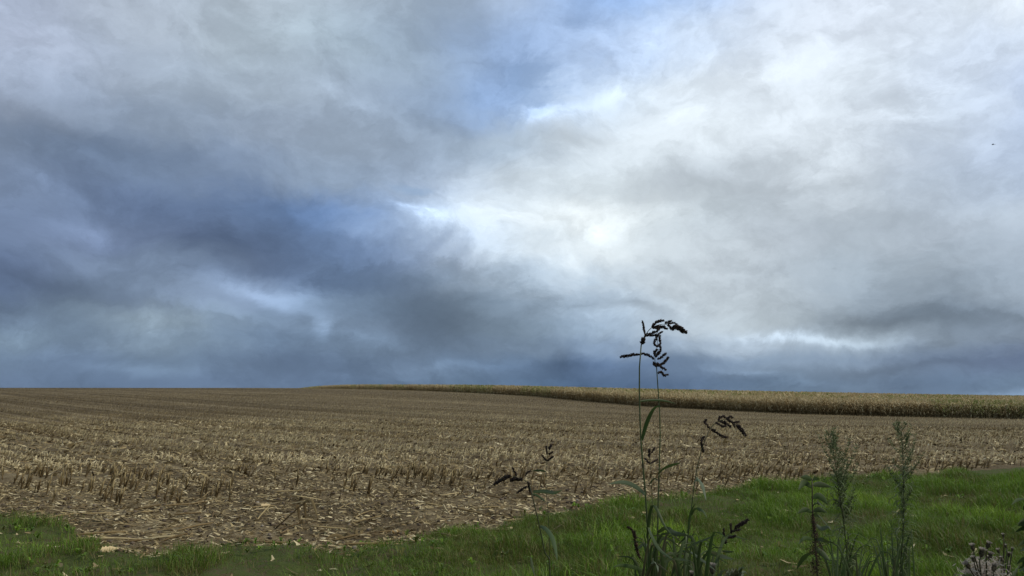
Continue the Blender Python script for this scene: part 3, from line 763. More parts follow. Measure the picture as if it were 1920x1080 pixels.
def litter():
    r = random.Random(77)
    stalks = [stalk_piece_mesh(r, r.uniform(0.2, 0.6)) for _ in range(8)]
    leaves = [leaf_piece_mesh(r, r.uniform(0.22, 0.5)) for _ in range(12)]
    sm = [b.mesh('stalk_piece', [M_STUB], True) for b in stalks]; lm = [b.mesh('leaf_piece', [M_HUSK], True) for b in leaves]
    def spots(n, d0, d1, pad0=-0.25, pad1=0.5):
        out = np.zeros((0, 2))
        while len(out) < n:
            t = rng.uniform(-0.72, 0.72, n * 3); d = np.sqrt(rng.uniform(d0 * d0, d1 * d1, n * 3)); y = d / np.sqrt(1 + t * t); x = t * y
            k = (inside(B_GRASS, x, y) > pad0) & (inside(B_DENSE, x, y) < pad1)
            out = np.concatenate([out, np.stack([x[k], y[k]], -1)])
        return out[:n]
    def place(o, x, y, dz=0.0):
        e = 0.12; z = float(ground(x, y)); zx = float(ground(x + e, y)); zy = float(ground(x, y + e))
        n = Vector((-(zx - z) / e, -(zy - z) / e, 1)).normalized()
        q = Vector((0, 0, 1)).rotation_difference(n)
        o.rotation_mode = 'QUATERNION'
        from mathutils import Quaternion
        o.rotation_quaternion = q @ Quaternion((0, 0, 1), r.uniform(0, 6.28)) @ Quaternion((0, 1, 0), r.gauss(0, 0.10))
        o.location = (x, y, z + 0.012 + dz)
    for (x, y) in spots(80, 8.4, 15.5):
        o = bpy.data.objects.new('stalk_piece', r.choice(sm)); COL.objects.link(o); place(o, x, y)
        tag(o, 'broken length of dry corn stalk lying on the bare headland soil', 'corn stalk', 'broken stalks strewn on the headland')
    for (x, y) in spots(170, 8.4, 15.0):
        o = bpy.data.objects.new('dry_leaf', r.choice(lm)); COL.objects.link(o); place(o, x, y)
        tag(o, 'curled pale dry corn leaf lying on the bare headland soil', 'corn leaf', 'dry corn leaves strewn on the headland')
    # trash too fine to count
    B = Batch()
    T = []
    for k in range(10):
        b = Batch(); L = r.uniform(0.6, 1.0); c = r.uniform(-.2, .2)
        v, f = strap([(-L / 2, 0, 0.02), (0, c, 0.10 * r.random() + .04), (L / 2, 0, r.uniform(0.02, 0.25))], [0.05, r.uniform(0.05, 0.12), 0.03], (0, 1, r.uniform(-.8, .8))); b.add(v, f, 0.0, r.randint(0, 1)); T.append((np.concatenate(b.v), np.concatenate(b.f), np.concatenate(b.a), np.concatenate(b.m)))
    def scatter(x, y, smin, smax, varc=0.45, flat=0.15):
        n = len(x); w = rng.integers(0, len(T), n); S = rng.uniform(smin, smax, n) ** 1.0
        M3 = rotmats(rng.uniform(0, 6.28, n), np.abs(rng.normal(0, flat, n)), rng.uniform(0, 6.28, n), S, S * rng.uniform(0.6, 1.6, n), S)
        pos = np.stack([x, y, ground(x, y) + 0.008], -1); var = np.clip(varc + rng.normal(0, 0.22, n), 0.02, 0.98)
        for k, (tv, tf, ta, tm) in enumerate(T):
            s = w == k; B.stamp(tv, tf, ta, tm, pos[s], M3[s], var[s])
    P = spots(26000, 8.0, 20, -0.5, 1.5); scatter(P[:, 0], P[:, 1], 0.035, 0.16, 0.55)
    for n, d0, d1, s0, s1 in ((16000, 13, 32, 0.08, 0.32), (16000, 32, 75, 0.2, 0.5)):
        t = rng.uniform(-0.72, 0.72, n); d = np.sqrt(rng.uniform(d0 * d0, d1 * d1, n)); y = d / np.sqrt(1 + t * t); x = t * y
        k = (inside(B_DENSE, x, y) > -0.2) & (x < corn_edge(y) - 1); scatter(x[k], y[k], s0, s1, 0.48, 0.3)
    # a few stems and leaves blown into the grass
    n = 700; t = rng.uniform(-0.7, 0.7, n); d = rng.uniform(7, 17, n); y = d / np.sqrt(1 + t * t); x = t * y
    k = inside(B_GRASS, x, y) < 0; scatter(x[k], y[k], 0.06, 0.2, 0.6)
    o = link('straw_litter', B.mesh('straw_litter', [M_STUB, M_HUSK])); tag(o, 'fine shredded leaf and straw trash covering the soil between the stubble', 'straw', kind='stuff')
    # clods and stones
    C = Batch()
    ico = bpy.data.meshes.new('tmp')
    import bmesh
    bm = bmesh.new(); bmesh.ops.create_icosphere(bm, subdivisions=1, radius=1); bm.to_mesh(ico); bm.free()
    iv = np.array([v.co for v in ico.vertices]); itf = np.array([p.vertices for p in ico.polygons]); bpy.data.meshes.remove(ico)
    TT = []
    for k in range(6):
        q = rng.normal(0, 10, 3); d = 1 + 0.5 * (fbm(iv[:, 0] * 1.7 + q[0], iv[:, 1] * 1.7 + iv[:, 2] + q[1], 2) - 0.5) * 2
        TT.append((iv * d[:, None] * np.array([1, 0.8, 0.55]), itf, np.zeros(len(iv)), np.zeros(len(itf), int)))
    P = spots(1500, 8.2, 16, -0.3, 1.5); n = len(P); w = rng.integers(0, 6, n); S = 0.012 + 0.035 * rng.random(n) ** 3
    M3 = rotmats(rng.uniform(0, 6.28, n), rng.uniform(0, 0.4, n), rng.uniform(0, 6.28, n), S, S, S)
    for k in range(6):
        s = w == k; C.stamp(*TT[k], np.stack([P[:, 0], P[:, 1], ground(P[:, 0], P[:, 1]) + S * 0.2], -1)[s], M3[s], np.clip(rng.normal(0.35, 0.2, n), 0, 1)[s])
    M_CLOD = plant_mat('clod', [(0.0, (0.05, 0.036, 0.025)), (0.6, (0.15, 0.115, 0.08)), (1.0, (0.34, 0.30, 0.24))], 0.95, 0, 0.3, 30)
    o = link('soil_clods', C.mesh('soil_clods', [M_CLOD])); tag(o, 'crumbs of soil and small stones on the bare headland', 'soil', kind='stuff')
    # a few pale stones and cobs big enough to pick out
    M_COB = plant_mat('cob', [(0, (0.22, 0.12, 0.05)), (1, (0.62, 0.5, 0.28))], 0.8, 0, 0.4, 90)
    def cob_mesh():
        b = Batch(); P = [(-0.09 + 0.18 * u, 0, 0.018) for u in np.linspace(0, 1, 9)]; R = 0.019 * np.sqrt(np.clip(1 - (np.linspace(-.85, 1, 9)) ** 4, 0.05, 1))
        v, f = tube(P, R, 9); b.add(v, f, rng.uniform(0.4, 1, len(v)))
        for s in (-1, 1, 0.2):
            v, f = ribbon([(-0.08, 0, 0.012), (0.0, s * 0.035, 0.03), (0.08, s * 0.06, 0.012)], [0.02, 0.022, 0.004], fold=0.5); b.add(v, f, 0.9)
        return b.mesh('corn_cob', [M_COB], True)
    cm = cob_mesh()
    for px_, py_, lab in ((495, 956, 'pale corn cob lying at the foot of the tall stumps left of centre'), (200, 1056, 'pale husked corn cob in the grass at the lower left'), (740, 1003, 'pale corn cob with open husks beside the long brown stalk'), (1180, 985, 'small pale corn cob at the left edge of the grass')):
        X, Y = ground_xy(px_, py_); o = link('corn_cob', cm); place(o, X, Y, 0.012); o.scale = (1.1,) * 3
        tag(o, lab, 'corn cob')
    # larger broken stalks one can pick out
    def big_stalk(a, b, lift, rad, va, label, leaves):
        A = np.array([*ground_xy(*a), 0.0]); Bq = np.array([*ground_xy(*b), 0.0]) if not lift else np.array([0.0, 0.0, 0.0])
        A[2] = float(ground(A[0], A[1])) + rad
        if lift: Bq = np.array(at(b[0], b[1], A[1] + 0.05))
        else: Bq[2] = float(ground(Bq[0], Bq[1])) + rad
        root = link('corn_stalk', None, None, tuple(A)); root.empty_display_size = 0.05; tag(root, label, 'corn stalk')
        mid = (A + Bq) / 2 + np.array([0.02, 0.0, 0.025]); P = smooth_path([A, mid, Bq], 11) - A
        R = np.linspace(rad, rad * 0.6, 11); R[[3, 6, 9]] *= 1.25
        q = Batch(); v, f = tube(P, R, 7); q.add(v, f, va); link('stalk', q.mesh('stalk', [M_STUB], True), root)
        for k in range(leaves):
            c = P[r.randint(2, 9)]; e = np.array([r.uniform(-.25, .25), r.uniform(-.12, .12), 0.0]); q = Batch()
            v, f = ribbon(smooth_path([c, c + e * .5 + [0, 0, r.uniform(.02, .07)], c + e + [0, 0, -.01 if not lift else -c[2] * .6]], 7), 0.02 * np.sin(np.linspace(.6, 3.0, 7)), fold=.4); q.add(v, f, va + r.uniform(0, .35)); link('leaf', q.mesh('leaf', [M_HUSK], True), root)
    big_stalk((516, 996), (581, 934), True, .011, .14, 'dark dead corn stalk leaning up to the right out of the headland litter', 3)
    big_stalk((518, 999), (577, 984), False, .012, .16, 'dark brown stalk lying at the foot of the leaning dead stalk', 1)
    big_stalk((622, 1008), (734, 997), False, .014, .34, 'long brown corn stalk with torn husks lying along the edge of the grass', 5)
    big_stalk((662, 928), (706, 956), False, .010, .5, 'straight pale stalk lying slantwise just below the front row left of centre', 0)
litter()

# ================================================================== grass
def grass():
    B = Batch()
    T = []
    r = random.Random(9)
    for k in range(14):
        bend = r.uniform(0.15, 0.95); w = r.uniform(0.8, 1.2)
        pts = [(bend * u * u, 0.06 * math.sin(u * 3 + k), u * (1 - 0.45 * bend * u * u)) for u in (0, 0.55, 1.0)]
        b = Batch(); Wd = [0.012 * w, 0.012 * w]
        p = [np.array(q) for q in pts]; vs = []
        for q, ww in zip(p[:2], Wd): vs += [q + (0, -ww, 0), q + (0, ww, 0)]
        vs.append(p[2])
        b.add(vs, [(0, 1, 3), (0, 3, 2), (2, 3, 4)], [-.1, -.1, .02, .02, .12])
        T.append((np.concatenate(b.v), np.concatenate(b.f), np.concatenate(b.a), np.concatenate(b.m)))
    def sow(x, y, h, var, lean=0.25):
        n = len(x); w = rng.integers(0, len(T), n)
        M3 = rotmats(rng.uniform(0, 6.28, n), np.abs(rng.normal(0, lean, n)), rng.uniform(0, 6.28, n), h, np.maximum(h, 0.14) * 1.1, h)
        pos = np.stack([x, y, ground(x, y) - 0.01], -1)
        for k, (tv, tf, ta, tm) in enumerate(T):
            s = w == k; B.stamp(tv, tf, ta, tm, pos[s], M3[s], var[s])
    n = 420000
    t = rng.uniform(-0.74, 0.74, n); d = np.sqrt(rng.uniform(6.9 ** 2, 21 ** 2, n)); y = d / np.sqrt(1 + t * t); x = t * y
    e = inside(B_GRASS, x, y) + (fbm(x * 1.2, y * 1.2, 3) - 0.5) * 1.5
    tuft = fbm(x * 1.6 + 20, y * 1.6, 3); bare = fbm(x * 0.9 - 8, y * 0.9 + 4, 3)
    left = sstep(0.0, -2.5, x)                         # thinner, duller turf toward the left
    p = sstep(0.35, -0.25, e) * np.where(bare < 0.36 + 0.06 * sstep(1.5, -1.5, x), 0.3, 1.0) * (1 - 0.9 * left * sstep(0.66, 0.54, tuft))
    k = rng.random(n) < p
    x, y, e, tuft, left = x[k], y[k], e[k], tuft[k], left[k]
    h = (0.075 + 0.2 * sstep(0.35, 0.75, tuft)) * (1 - 0.3 * left) * rng.uniform(0.5, 1.25, len(x)) * (0.55 + 0.45 * sstep(0.1, -0.8, e))
    patch = fbm(x * 0.55 + 60, y * 0.55, 3)
    var = 0.5 + 0.9 * (patch - 0.5) + 0.4 * (tuft - 0.5) - 0.2 * left + rng.normal(0, 0.12, len(x))
    dead = rng.random(len(x)) < 0.09 + 0.12 * (e > -0.3) + 0.25 * (patch < 0.38) + 0.15 * left
    var = np.where(dead, rng.uniform(0, 0.1, len(x)), np.clip(var, 0.14, 1))
    sow(x, y, h, var)
    # shorter undergrowth where the verge is nearest
    n = 150000; t = rng.uniform(-0.72, 0.72, n); d = np.sqrt(rng.uniform(6.9 ** 2, 11.5 ** 2, n)); y = d / np.sqrt(1 + t * t); x = t * y
    e = inside(B_GRASS, x, y) + (fbm(x * 1.2, y * 1.2, 3) - 0.5) * 1.5; bare = fbm(x * 0.9 - 8, y * 0.9 + 4, 3)
    k = rng.random(n) < sstep(0.25, -0.2, e) * np.where(bare < 0.36 + 0.06 * sstep(1.5, -1.5, x), 0.35, 1.0) * (1 - 0.88 * sstep(0.0, -2.5, x)); x, y = x[k], y[k]
    sow(x, y, rng.uniform(0.04, 0.13, len(x)), np.where(rng.random(len(x)) < 0.16, 0.05, np.clip(0.42 + 0.8 * (fbm(x * 0.55 + 60, y * 0.55, 3) - 0.5) + rng.normal(0, 0.12, len(x)), 0.14, 1)), 0.45)
    # weedy seedlings on the soil
    n = 9000; t = rng.uniform(-0.72, 0.72, n); d = np.sqrt(rng.uniform(8.5 ** 2, 17 ** 2, n)); y = d / np.sqrt(1 + t * t); x = t * y
    e = inside(B_GRASS, x, y); k = (e > -0.3) & (e < 2.6) & (fbm(x * 1.4 + 31, y * 1.4, 2) > 0.60)
    sow(x[k], y[k], rng.uniform(0.03, 0.10, k.sum()), np.clip(rng.normal(0.35, 0.12, k.sum()), 0.14, 1), 0.5)
    # the bank at the photographer's feet
    n = 26000; a = rng.uniform(-1.3, 1.3, n); d = rng.uniform(1.0, 7.0, n); x, y = d * np.sin(a), d * np.cos(a)
    sow(x, y, rng.uniform(0.12, 0.34, n), np.clip(rng.normal(0.5, 0.15, n), 0.14, 1))
    # broad-leaved herbs among the blades
    n = 1500; t = rng.uniform(-0.72, 0.72, n); d = np.sqrt(rng.uniform(7 ** 2, 19 ** 2, n)); y = d / np.sqrt(1 + t * t); x = t * y
    k = (inside(B_GRASS, x, y) < 0.5) & (fbm(x * 0.8 + 90, y * 0.8, 2) > 0.46); x, y = x[k], y[k]
    for i in range(len(x)):
        z0 = float(ground(x[i], y[i])); va = float(np.clip(rng.normal(0.42, 0.2), 0.1, 0.9))
        for j in range(int(rng.integers(4, 8))):
            a = rng.uniform(0, 6.28); L = rng.uniform(0.03, 0.08); u = rng.uniform(0.2, 1.1); c, s = math.cos(a), math.sin(a)
            v, f = ribbon([(x[i], y[i], z0 + .03), (x[i] + c * L * .5, y[i] + s * L * .5, z0 + .03 + L * u), (x[i] + c * L, y[i] + s * L, z0 + .03 + L * u * .8)], [.004, rng.uniform(.010, .02), .002], side=(-s, c, 0.1)); B.add(v, f, va)
    o = link('verge_grass', B.mesh('verge_grass', [M_GRASS])); tag(o, 'tufted green grass of the verge in front of the field', 'grass', kind='stuff')
grass()

# ================================================================== weeds on the bank, close to the camera
M_SEED = plant_mat('dark_seed', [(0.0, (0.012, 0.008, 0.008)), (0.6, (0.034, 0.022, 0.018)), (1.0, (0.11, 0.072, 0.042))], 0.8, 0.0)
M_STEM = plant_mat('green_stem', [(0.0, (0.055, 0.04, 0.022)), (0.35, (0.048, 0.062, 0.022)), (0.7, (0.08, 0.105, 0.038)), (1.0, (0.16, 0.18, 0.10))], 0.5, 0.0, 0.2, 30)
M_BLADE = plant_mat('weed_leaf', [(0.0, (0.13, 0.105, 0.06)), (0.2, (0.042, 0.056, 0.018)), (0.5, (0.055, 0.092, 0.024)), (0.8, (0.078, 0.11, 0.042)), (1.0, (0.12, 0.15, 0.095))], 0.55, 0.3, 0.15, 25, spec=0.3)
M_GREY = plant_mat('horseweed_leaf', [(0.0, (0.055, 0.065, 0.025)), (0.5, (0.10, 0.14, 0.05)), (1.0, (0.20, 0.23, 0.12))], 0.7, 0.25)
M_RUST = plant_mat('rusty_seed', [(0.0, (0.020, 0.013, 0.009)), (0.5, (0.05, 0.030, 0.018)), (1.0, (0.13, 0.085, 0.05))], 0.8)
M_FLUFF = plant_mat('thistle_down', [(0.0, (0.24, 0.19, 0.15)), (1.0, (0.68, 0.63, 0.54))], 0.9, 0.3)
M_BRACT = plant_mat('thistle_bract', [(0.0, (0.035, 0.03, 0.018)), (1.0, (0.15, 0.125, 0.075))], 0.7)

def path(pts, Y, y1=None):
    n = len(pts); y1 = Y if y1 is None else y1
    return [np.array(at(p[0], p[1], Y + (y1 - Y) * i / max(n - 1, 1))) for i, p in enumerate(pts)]
class Plant:
    def __init__(self, name, label, cat, base_px, Y, group=None):
        x = at(base_px, 1080, Y)[0]
        self.base = np.array([x, Y, float(ground(x, Y))])
        self.root = link(name, None, None, tuple(self.base)); self.root.empty_display_size = 0.05
        tag(self.root, label, cat, group); self.Y = Y
    def part(self, name, B, mats, parent=None, kind=None, smooth=True, label=None):
        B.v = [v - self.base for v in B.v]
        o = link(name, B.mesh(name, mats, smooth), parent or self.root)
        if kind: o['kind'] = kind
        if label: o['label'] = label
        return o
    def stem(self, pts, r0, r1, n=26, vary=0.5, Y=None, to_ground=True, lo=0.0):
        P = path(pts, Y or self.Y)                      # given from the top down
        if to_ground: P = P + [self.base * 0.5 + P[-1] * 0.5 + np.array([0, 0, 0]), self.base + np.array([0, 0, -0.02])]
        P = smooth_path(P, n); B = Batch()
        R = np.linspace(r1, r0, n)
        v, f = tube(P, R, 8); a = vary + 0.1 * np.sin(np.arange(len(v)) * 0.7) + lo * np.linspace(0, 1, len(v)); B.add(v, f, np.clip(a, 0, 1))
        for i in range(5, n, 7):                         # joints
            q = np.array([P[i] + (P[i - 1] - P[i]) * 0.12, P[i], P[i] + (P[i] - P[i - 1]) * 0.12]); v, f = tube(q, [R[i] * 1.02, R[i] * 1.35, R[i] * 1.02], 8, False); B.add(v, f, 0.15)
        return self.part('stem', B, [M_STEM])
    def leaf(self, pts, wpx, Y=None, y1=None, vary=0.5, fold=0.3, side=None, prof=None, mat=None, name='leaf', n=14, tail=2.6):
        Y = Y or self.Y; P = smooth_path(path(pts, Y, y1), n); B = Batch()
        w = wpx * Y / FPX * 0.5
        W = w * (np.sin(np.linspace(0.55, 3.1, n)) ** 0.8 if prof is None else np.interp(np.linspace(0, 1, n), *prof))
        v, f = ribbon(P, W, side=side, fold=fold)
        va = np.full(len(v), vary); va[1::3] += 0.12     # pale midrib
        B.add(v, f, np.clip(va, 0, 1)); return self.part(name, B, [mat or M_BLADE])

def spike(B, P, rad, r, awn=0.35):
    """a raceme packed with small pointed spikelets along path P"""
    P = np.asarray(P); L = np.linalg.norm(np.diff(P, axis=0), axis=1).sum(); n = max(int(L / 0.0008), 8)
    Q = smooth_path(P, max(n, 4)); T, U, W = frames(Q)
    v, f = tube(Q[::max(1, n // 8)], rad * 0.35, 5); B.add(v, f, 0.3)
    oct_f = np.array([(0, 2, 3), (0, 3, 4), (0, 4, 5), (0, 5, 2), (1, 3, 2), (1, 4, 3), (1, 5, 4), (1, 2, 5)])
    for i in range(n):
        u = i / max(n - 1, 1); prof = min(1.0, 0.55 + 2.2 * u) * min(1.0, 0.5 + 3.0 * (1 - u))
        for k in range(2):
            a = r.random() * 6.28; out = math.cos(a) * U[i] + math.sin(a) * W[i]
            d = T[i] * 0.75 + out * r.uniform(0.4, 0.9); d /= np.linalg.norm(d)
            c = Q[i] + out * rad * prof * r.uniform(0.35, 0.75); l = rad * r.uniform(0.55, 0.8); w = rad * 0.34
            s1 = np.cross(d, T[i] + 0.1); s1 /= np.linalg.norm(s1); s2 = np.cross(d, s1)
            B.add([c - d * l * .8, c + d * l * 1.2, c + s1 * w, c + s2 * w, c - s1 * w, c - s2 * w], oct_f, r.uniform(0, 0.9))
            if r.random() < awn:
                B.add([c + d * l, c + d * l + s1 * rad * 0.05, c + d * (l + rad * r.uniform(0.5, 1.3))], [(0, 1, 2)], 0.5)

def seed_head(pl, rachis, spikes, Y, seed, rad=0.0035, rr=0.0008, jitter=0.012, mat=None, origin=None):
    r = random.Random(seed)
    B = Batch(); P = smooth_path(path(rachis, Y), 18); v, f = tube(P, np.linspace(rr * 1.3, rr * 0.6, 18), 6); B.add(v, f, 0.35)
    head = pl.part('seed_head', B, [M_STEM])
    for pts, k in spikes:
        dy = r.uniform(-jitter, jitter); B = Batch(); p = path(pts, Y, Y + dy)
        spike(B, p, rad * k, r)
        o = pl.part('spike', B, [mat or M_SEED], head, smooth=False)
    return head
def Z(x0, y0, f, pts): return [(x0 + a / f, y0 + b / f) for a, b in pts]

def barnyard():
    G = 'barnyard grasses with dark seed heads on the verge'
    # ---- the two tallest, heads against the sky
    z = lambda *p: Z(1150, 590, 8.306, p)
    A = Plant('barnyard_grass', 'tall barnyard grass whose dark seed head nods to the right against the sky', 'grass plant', 1216, 1.9, G)
    A.stem(z((435, 465), (420, 580), (408, 760), (405, 1080)) + [(1199.5, 770), (1202, 830), (1207, 890), (1212, 950), (1215, 1010), (1217, 1085)], 0.0046, 0.0016)
    seed_head(A, z((435, 465), (480, 350), (560, 235), (620, 190), (700, 160), (800, 148), (900, 185), (1000, 215), (1110, 262)), [
        (z((440, 455), (450, 410), (468, 362)), 1.5), (z((452, 450), (468, 420), (480, 372)), 1.3),
        (z((492, 312), (470, 200), (456, 95)), 0.95), (z((488, 370), (498, 330), (520, 318)), 1.0),
        (z((500, 330), (560, 300), (640, 268), (672, 262)), 1.15), (z((505, 325), (580, 322), (700, 322)), 1.05),
        (z((600, 195), (640, 140), (710, 102), (788, 88)), 1.15), (z((600, 205), (700, 185), (780, 195), (842, 215)), 1.25), (z((640, 195), (700, 205), (740, 180)), 1.3), (z((690, 170), (710, 205), (700, 240)), 1.2),
        (z((805, 140), (850, 112), (908, 98)), 1.05), (z((850, 150), (930, 125), (992, 150)), 0.9), (z((850, 160), (890, 205), (935, 238)), 1.15),
        (z((925, 185), (1000, 185), (1060, 215), (1100, 245)), 1.4), (z((935, 205), (1010, 220), (1080, 255), (1142, 278)), 1.5), (z((960, 175), (1030, 190), (1075, 215)), 1.1)], 1.9, 1)
    A.leaf([(1204, 826), (1211, 800), (1221, 775), (1230, 763), (1238, 762)], 8, vary=0.45, y1=1.86)
    A.leaf([(1201, 752), (1222, 750), (1245, 751), (1268, 757)], 4.5, vary=0.3, y1=1.95, fold=0.5)
    A.leaf([(1211, 928), (1196, 915), (1178, 906), (1160, 904), (1141, 908)], 8, vary=0.85, y1=1.8, fold=0.2)
    A.leaf([(1214, 1010), (1220, 960), (1228, 948), (1246, 985), (1262, 1005)], 7, vary=0.3, y1=1.8, fold=0.4)
    A.leaf([(1216, 985), (1224, 1005), (1238, 1030), (1262, 1050)], 9, vary=0.3, y1=1.75, fold=0.45)
    A.leaf([(1217, 1085), (1222, 1060), (1224, 1052), (1232, 1058), (1234, 1072)], 12, vary=1.0, y1=1.78, fold=0.15)
    A.leaf([(1215, 1075), (1190, 1064), (1165, 1060), (1150, 1063)], 7, vary=0.55, y1=1.8)
    Bp = Plant('barnyard_grass', 'thinner barnyard grass just right of the tallest with an upright knotted seed head', 'grass plant', 1232, 1.94, G)
    Bp.stem(z((672, 800), (684, 890), (690, 1060)) + [(1236, 760), (1238, 800), (1237, 850), (1235.5, 900), (1234, 950), (1233, 1010), (1232, 1085)], 0.0036, 0.0013)
    seed_head(Bp, z((672, 800), (650, 740), (648, 690), (658, 610), (680, 510), (688, 400), (692, 300), (690, 215)), [
        (z((630, 690), (590, 655), (530, 625), (450, 605)), 1.05), (z((415, 622), (340, 618), (240, 635), (110, 662)), 1.2), (z((470, 602), (440, 612), (405, 622)), 0.8),
        (z((690, 692), (760, 655), (822, 602)), 1.05), (z((728, 788), (800, 735), (860, 662)), 1.1), (z((682, 748), (740, 812), (822, 860)), 1.05),
        (z((622, 735), (650, 785), (712, 805)), 1.2), (z((650, 760), (690, 790), (735, 780)), 1.2), (z((640, 645), (645, 575), (692, 542)), 1.05), (z((690, 632), (735, 565), (728, 492)), 1.05), (z((655, 660), (690, 620), (700, 570)), 1.1),
        (z((690, 502), (640, 455), (652, 385)), 1.1), (z((680, 505), (726, 450), (720, 335)), 1.1), (z((668, 400), (672, 350), (668, 300)), 1.0), (z((700, 312), (730, 285), (762, 258)), 0.95), (z((690, 335), (700, 310), (735, 330)), 0.9), (z((690, 270), (688, 230), (700, 195)), 1.1),
        (z((698, 912), (740, 888), (790, 945)), 1.1), (z((770, 935), (800, 948), (852, 928)), 1.1)], 1.94, 2)
    Bp.leaf([(1236, 888), (1246, 880), (1260, 873), (1276, 868)], 7.5, vary=0.3, y1=1.85, fold=0.45)
    Bp.leaf([(1233, 900), (1226, 898), (1215, 912)], 3, vary=0.2, y1=1.95)
    Bp.leaf([(1234, 1000), (1250, 992), (1268, 1000), (1290, 1004)], 11, vary=0.22, y1=1.84, fold=0.4)
    Bp.leaf([(1233, 1062), (1252, 1052), (1270, 1049), (1292, 1052)], 9, vary=0.8, y1=1.82)
    # ---- the one with curled spikes, right of them
    z = lambda *p: Z(1290, 760, 10.8, p)
    C = Plant('barnyard_grass', 'barnyard grass with widely curled dark spikes right of the tall pair', 'grass plant', 1281, 2.02, G)
    C.stem(z((430, 500), (375, 600), (320, 720), (285, 850), (245, 1000)) + [(1308, 872), (1303, 900), (1298, 940), (1293, 985), (1287, 1030), (1282, 1085)], 0.0034, 0.0009, vary=0.3)
    seed_head(C, z((430, 500), (480, 430), (560, 360), (680, 300), (780, 290), (870, 325), (960, 385), (1060, 490)), [
        (z((335, 625), (280, 690), (265, 760)), 1.1), (z((268, 745), (285, 850), (318, 948)), 1.1), (z((385, 290), (335, 330), (385, 400), (440, 462)), 1.1),
        (z((465, 495), (560, 540), (640, 592), (715, 642), (792, 645)), 1.1), (z((480, 470), (520, 500), (560, 505)), 0.8), (z((560, 352), (640, 395), (700, 425), (772, 415)), 1.0),
        (z((612, 308), (645, 240), (720, 222), (768, 258)), 1.1), (z((625, 310), (700, 335), (772, 385)), 1.1), (z((735, 320), (770, 350), (765, 400)), 1.1), (z((785, 280), (845, 228), (908, 252)), 1.05),
        (z((782, 268), (850, 320), (915, 362), (942, 442)), 1.1), (z((800, 378), (830, 410), (872, 432)), 1.0), (z((905, 355), (960, 340), (1038, 336)), 1.0),
        (z((985, 400), (1050, 470), (1110, 545), (1165, 620)), 1.3), (z((1005, 398), (1080, 460), (1125, 540)), 1.2)], 2.02, 3, rad=0.0036)
    C.leaf([(1303, 905), (1306, 898), (1312, 899), (1318, 912), (1324, 938)], 11, vary=0.85, y1=1.9, fold=0.25)
    C.leaf([(1290, 1000), (1296, 960), (1304, 944)], 5, vary=0.4, y1=2.0)
    C.leaf([(1284, 1030), (1300, 1036), (1322, 1052), (1345, 1072)], 10, vary=0.2, y1=1.85, fold=0.5)
    C.leaf([(1286, 1030), (1302, 1020), (1322, 1012), (1345, 1002)], 4, vary=0.8, y1=2.0)
    C.leaf([(1296, 968), (1304, 955), (1318, 958), (1326, 972)], 6, vary=0.35, y1=1.95)
    # ---- low head pointing right over the grass
    z = lambda *p: Z(1120, 800, 3.858, p)
    D = Plant('barnyard_grass', 'low barnyard grass with its dark seed head pointing right over the green verge', 'grass plant', 1346, 2.1, G)
    D.stem(z((905, 800), (895, 850), (882, 930), (875, 1010)) + [(1346, 1085)], 0.0028, 0.001)
    seed_head(D, z((905, 800), (925, 790), (985, 755), (1040, 715)), [
        (z((995, 735), (1040, 705), (1092, 672)), 1.5), (z((1000, 725), (1030, 712), (1060, 690)), 1.2), (z((968, 770), (966, 735), (965, 700)), 1.1), (z((920, 795), (914, 770), (915, 738)), 1.0),
        (z((930, 803), (970, 800), (1002, 790)), 1.1), (z((968, 757), (1005, 750), (1032, 744)), 1.1), (z((918, 820), (922, 830), (928, 838)), 1.7)], 2.1, 4)
    D.leaf(z((882, 925), (860, 918), (820, 908)), 5, vary=0.1, y1=2.05); D.leaf(z((905, 900), (950, 905), (992, 905)), 4, vary=0.2, y1=2.1); D.leaf(z((884, 935), (920, 942), (985, 958)), 7, vary=1.0, y1=2.0, fold=0.1)
    # ---- left pair
    z = lambda *p: Z(900, 820, 4.155, p)
    E = Plant('barnyard_grass', 'barnyard grass whose heavy dark head droops left over the bare soil', 'grass plant', 1034, 2.1, G)
    E.stem(z((385, 370), (405, 450), (440, 590), (470, 720), (510, 920), (548, 1075)), 0.0036, 0.0014, vary=0.25)
    seed_head(E, z((385, 372), (345, 332), (280, 312), (210, 302), (130, 350)), [
        (z((238, 298), (175, 328), (108, 366)), 1.5), (z((225, 305), (190, 310), (140, 345)), 1.3), (z((287, 298), (268, 265), (253, 235)), 1.0), (z((332, 327), (285, 318), (236, 332)), 1.2), (z((330, 335), (270, 330), (240, 345)), 1.0),
        (z((372, 345), (385, 380), (390, 422)), 1.3), (z((366, 380), (330, 405), (288, 432)), 1.1), (z((350, 300), (370, 270), (395, 262)), 0.9)], 2.1, 5, mat=None)
    E.leaf(z((408, 440), (450, 455), (515, 502)), 4, vary=0.75, y1=2.1); E.leaf(z((412, 425), (500, 420), (580, 432), (640, 412)), 7, vary=0.8, y1=2.0, fold=0.3)
    E.leaf(z((470, 690), (520, 715), (565, 780), (590, 870), (602, 960)), 9, vary=0.45, y1=1.95, fold=0.35)
    E.leaf(z((395, 930), (410, 1010), (425, 1080)), 5, vary=0.25, y1=2.05)
    F = Plant('barnyard_grass', 'slender barnyard grass with a small upright head in front of the stubble', 'grass plant', 1030, 2.4, G)
    F.stem(z((522, 190), (512, 350), (525, 520), (535, 660), (540, 850), (542, 1075)), 0.0022, 0.0008, vary=0.3)
    seed_head(F, z((522, 190), (525, 130), (545, 80)), [(z((520, 186), (500, 160), (480, 138)), 1.0), (z((525, 182), (548, 165), (572, 148)), 1.1), (z((525, 132), (518, 100), (514, 68)), 1.1), (z((533, 130), (550, 125), (568, 112)), 1.1), (z((540, 95), (545, 75), (556, 58)), 1.5)], 2.4, 6)
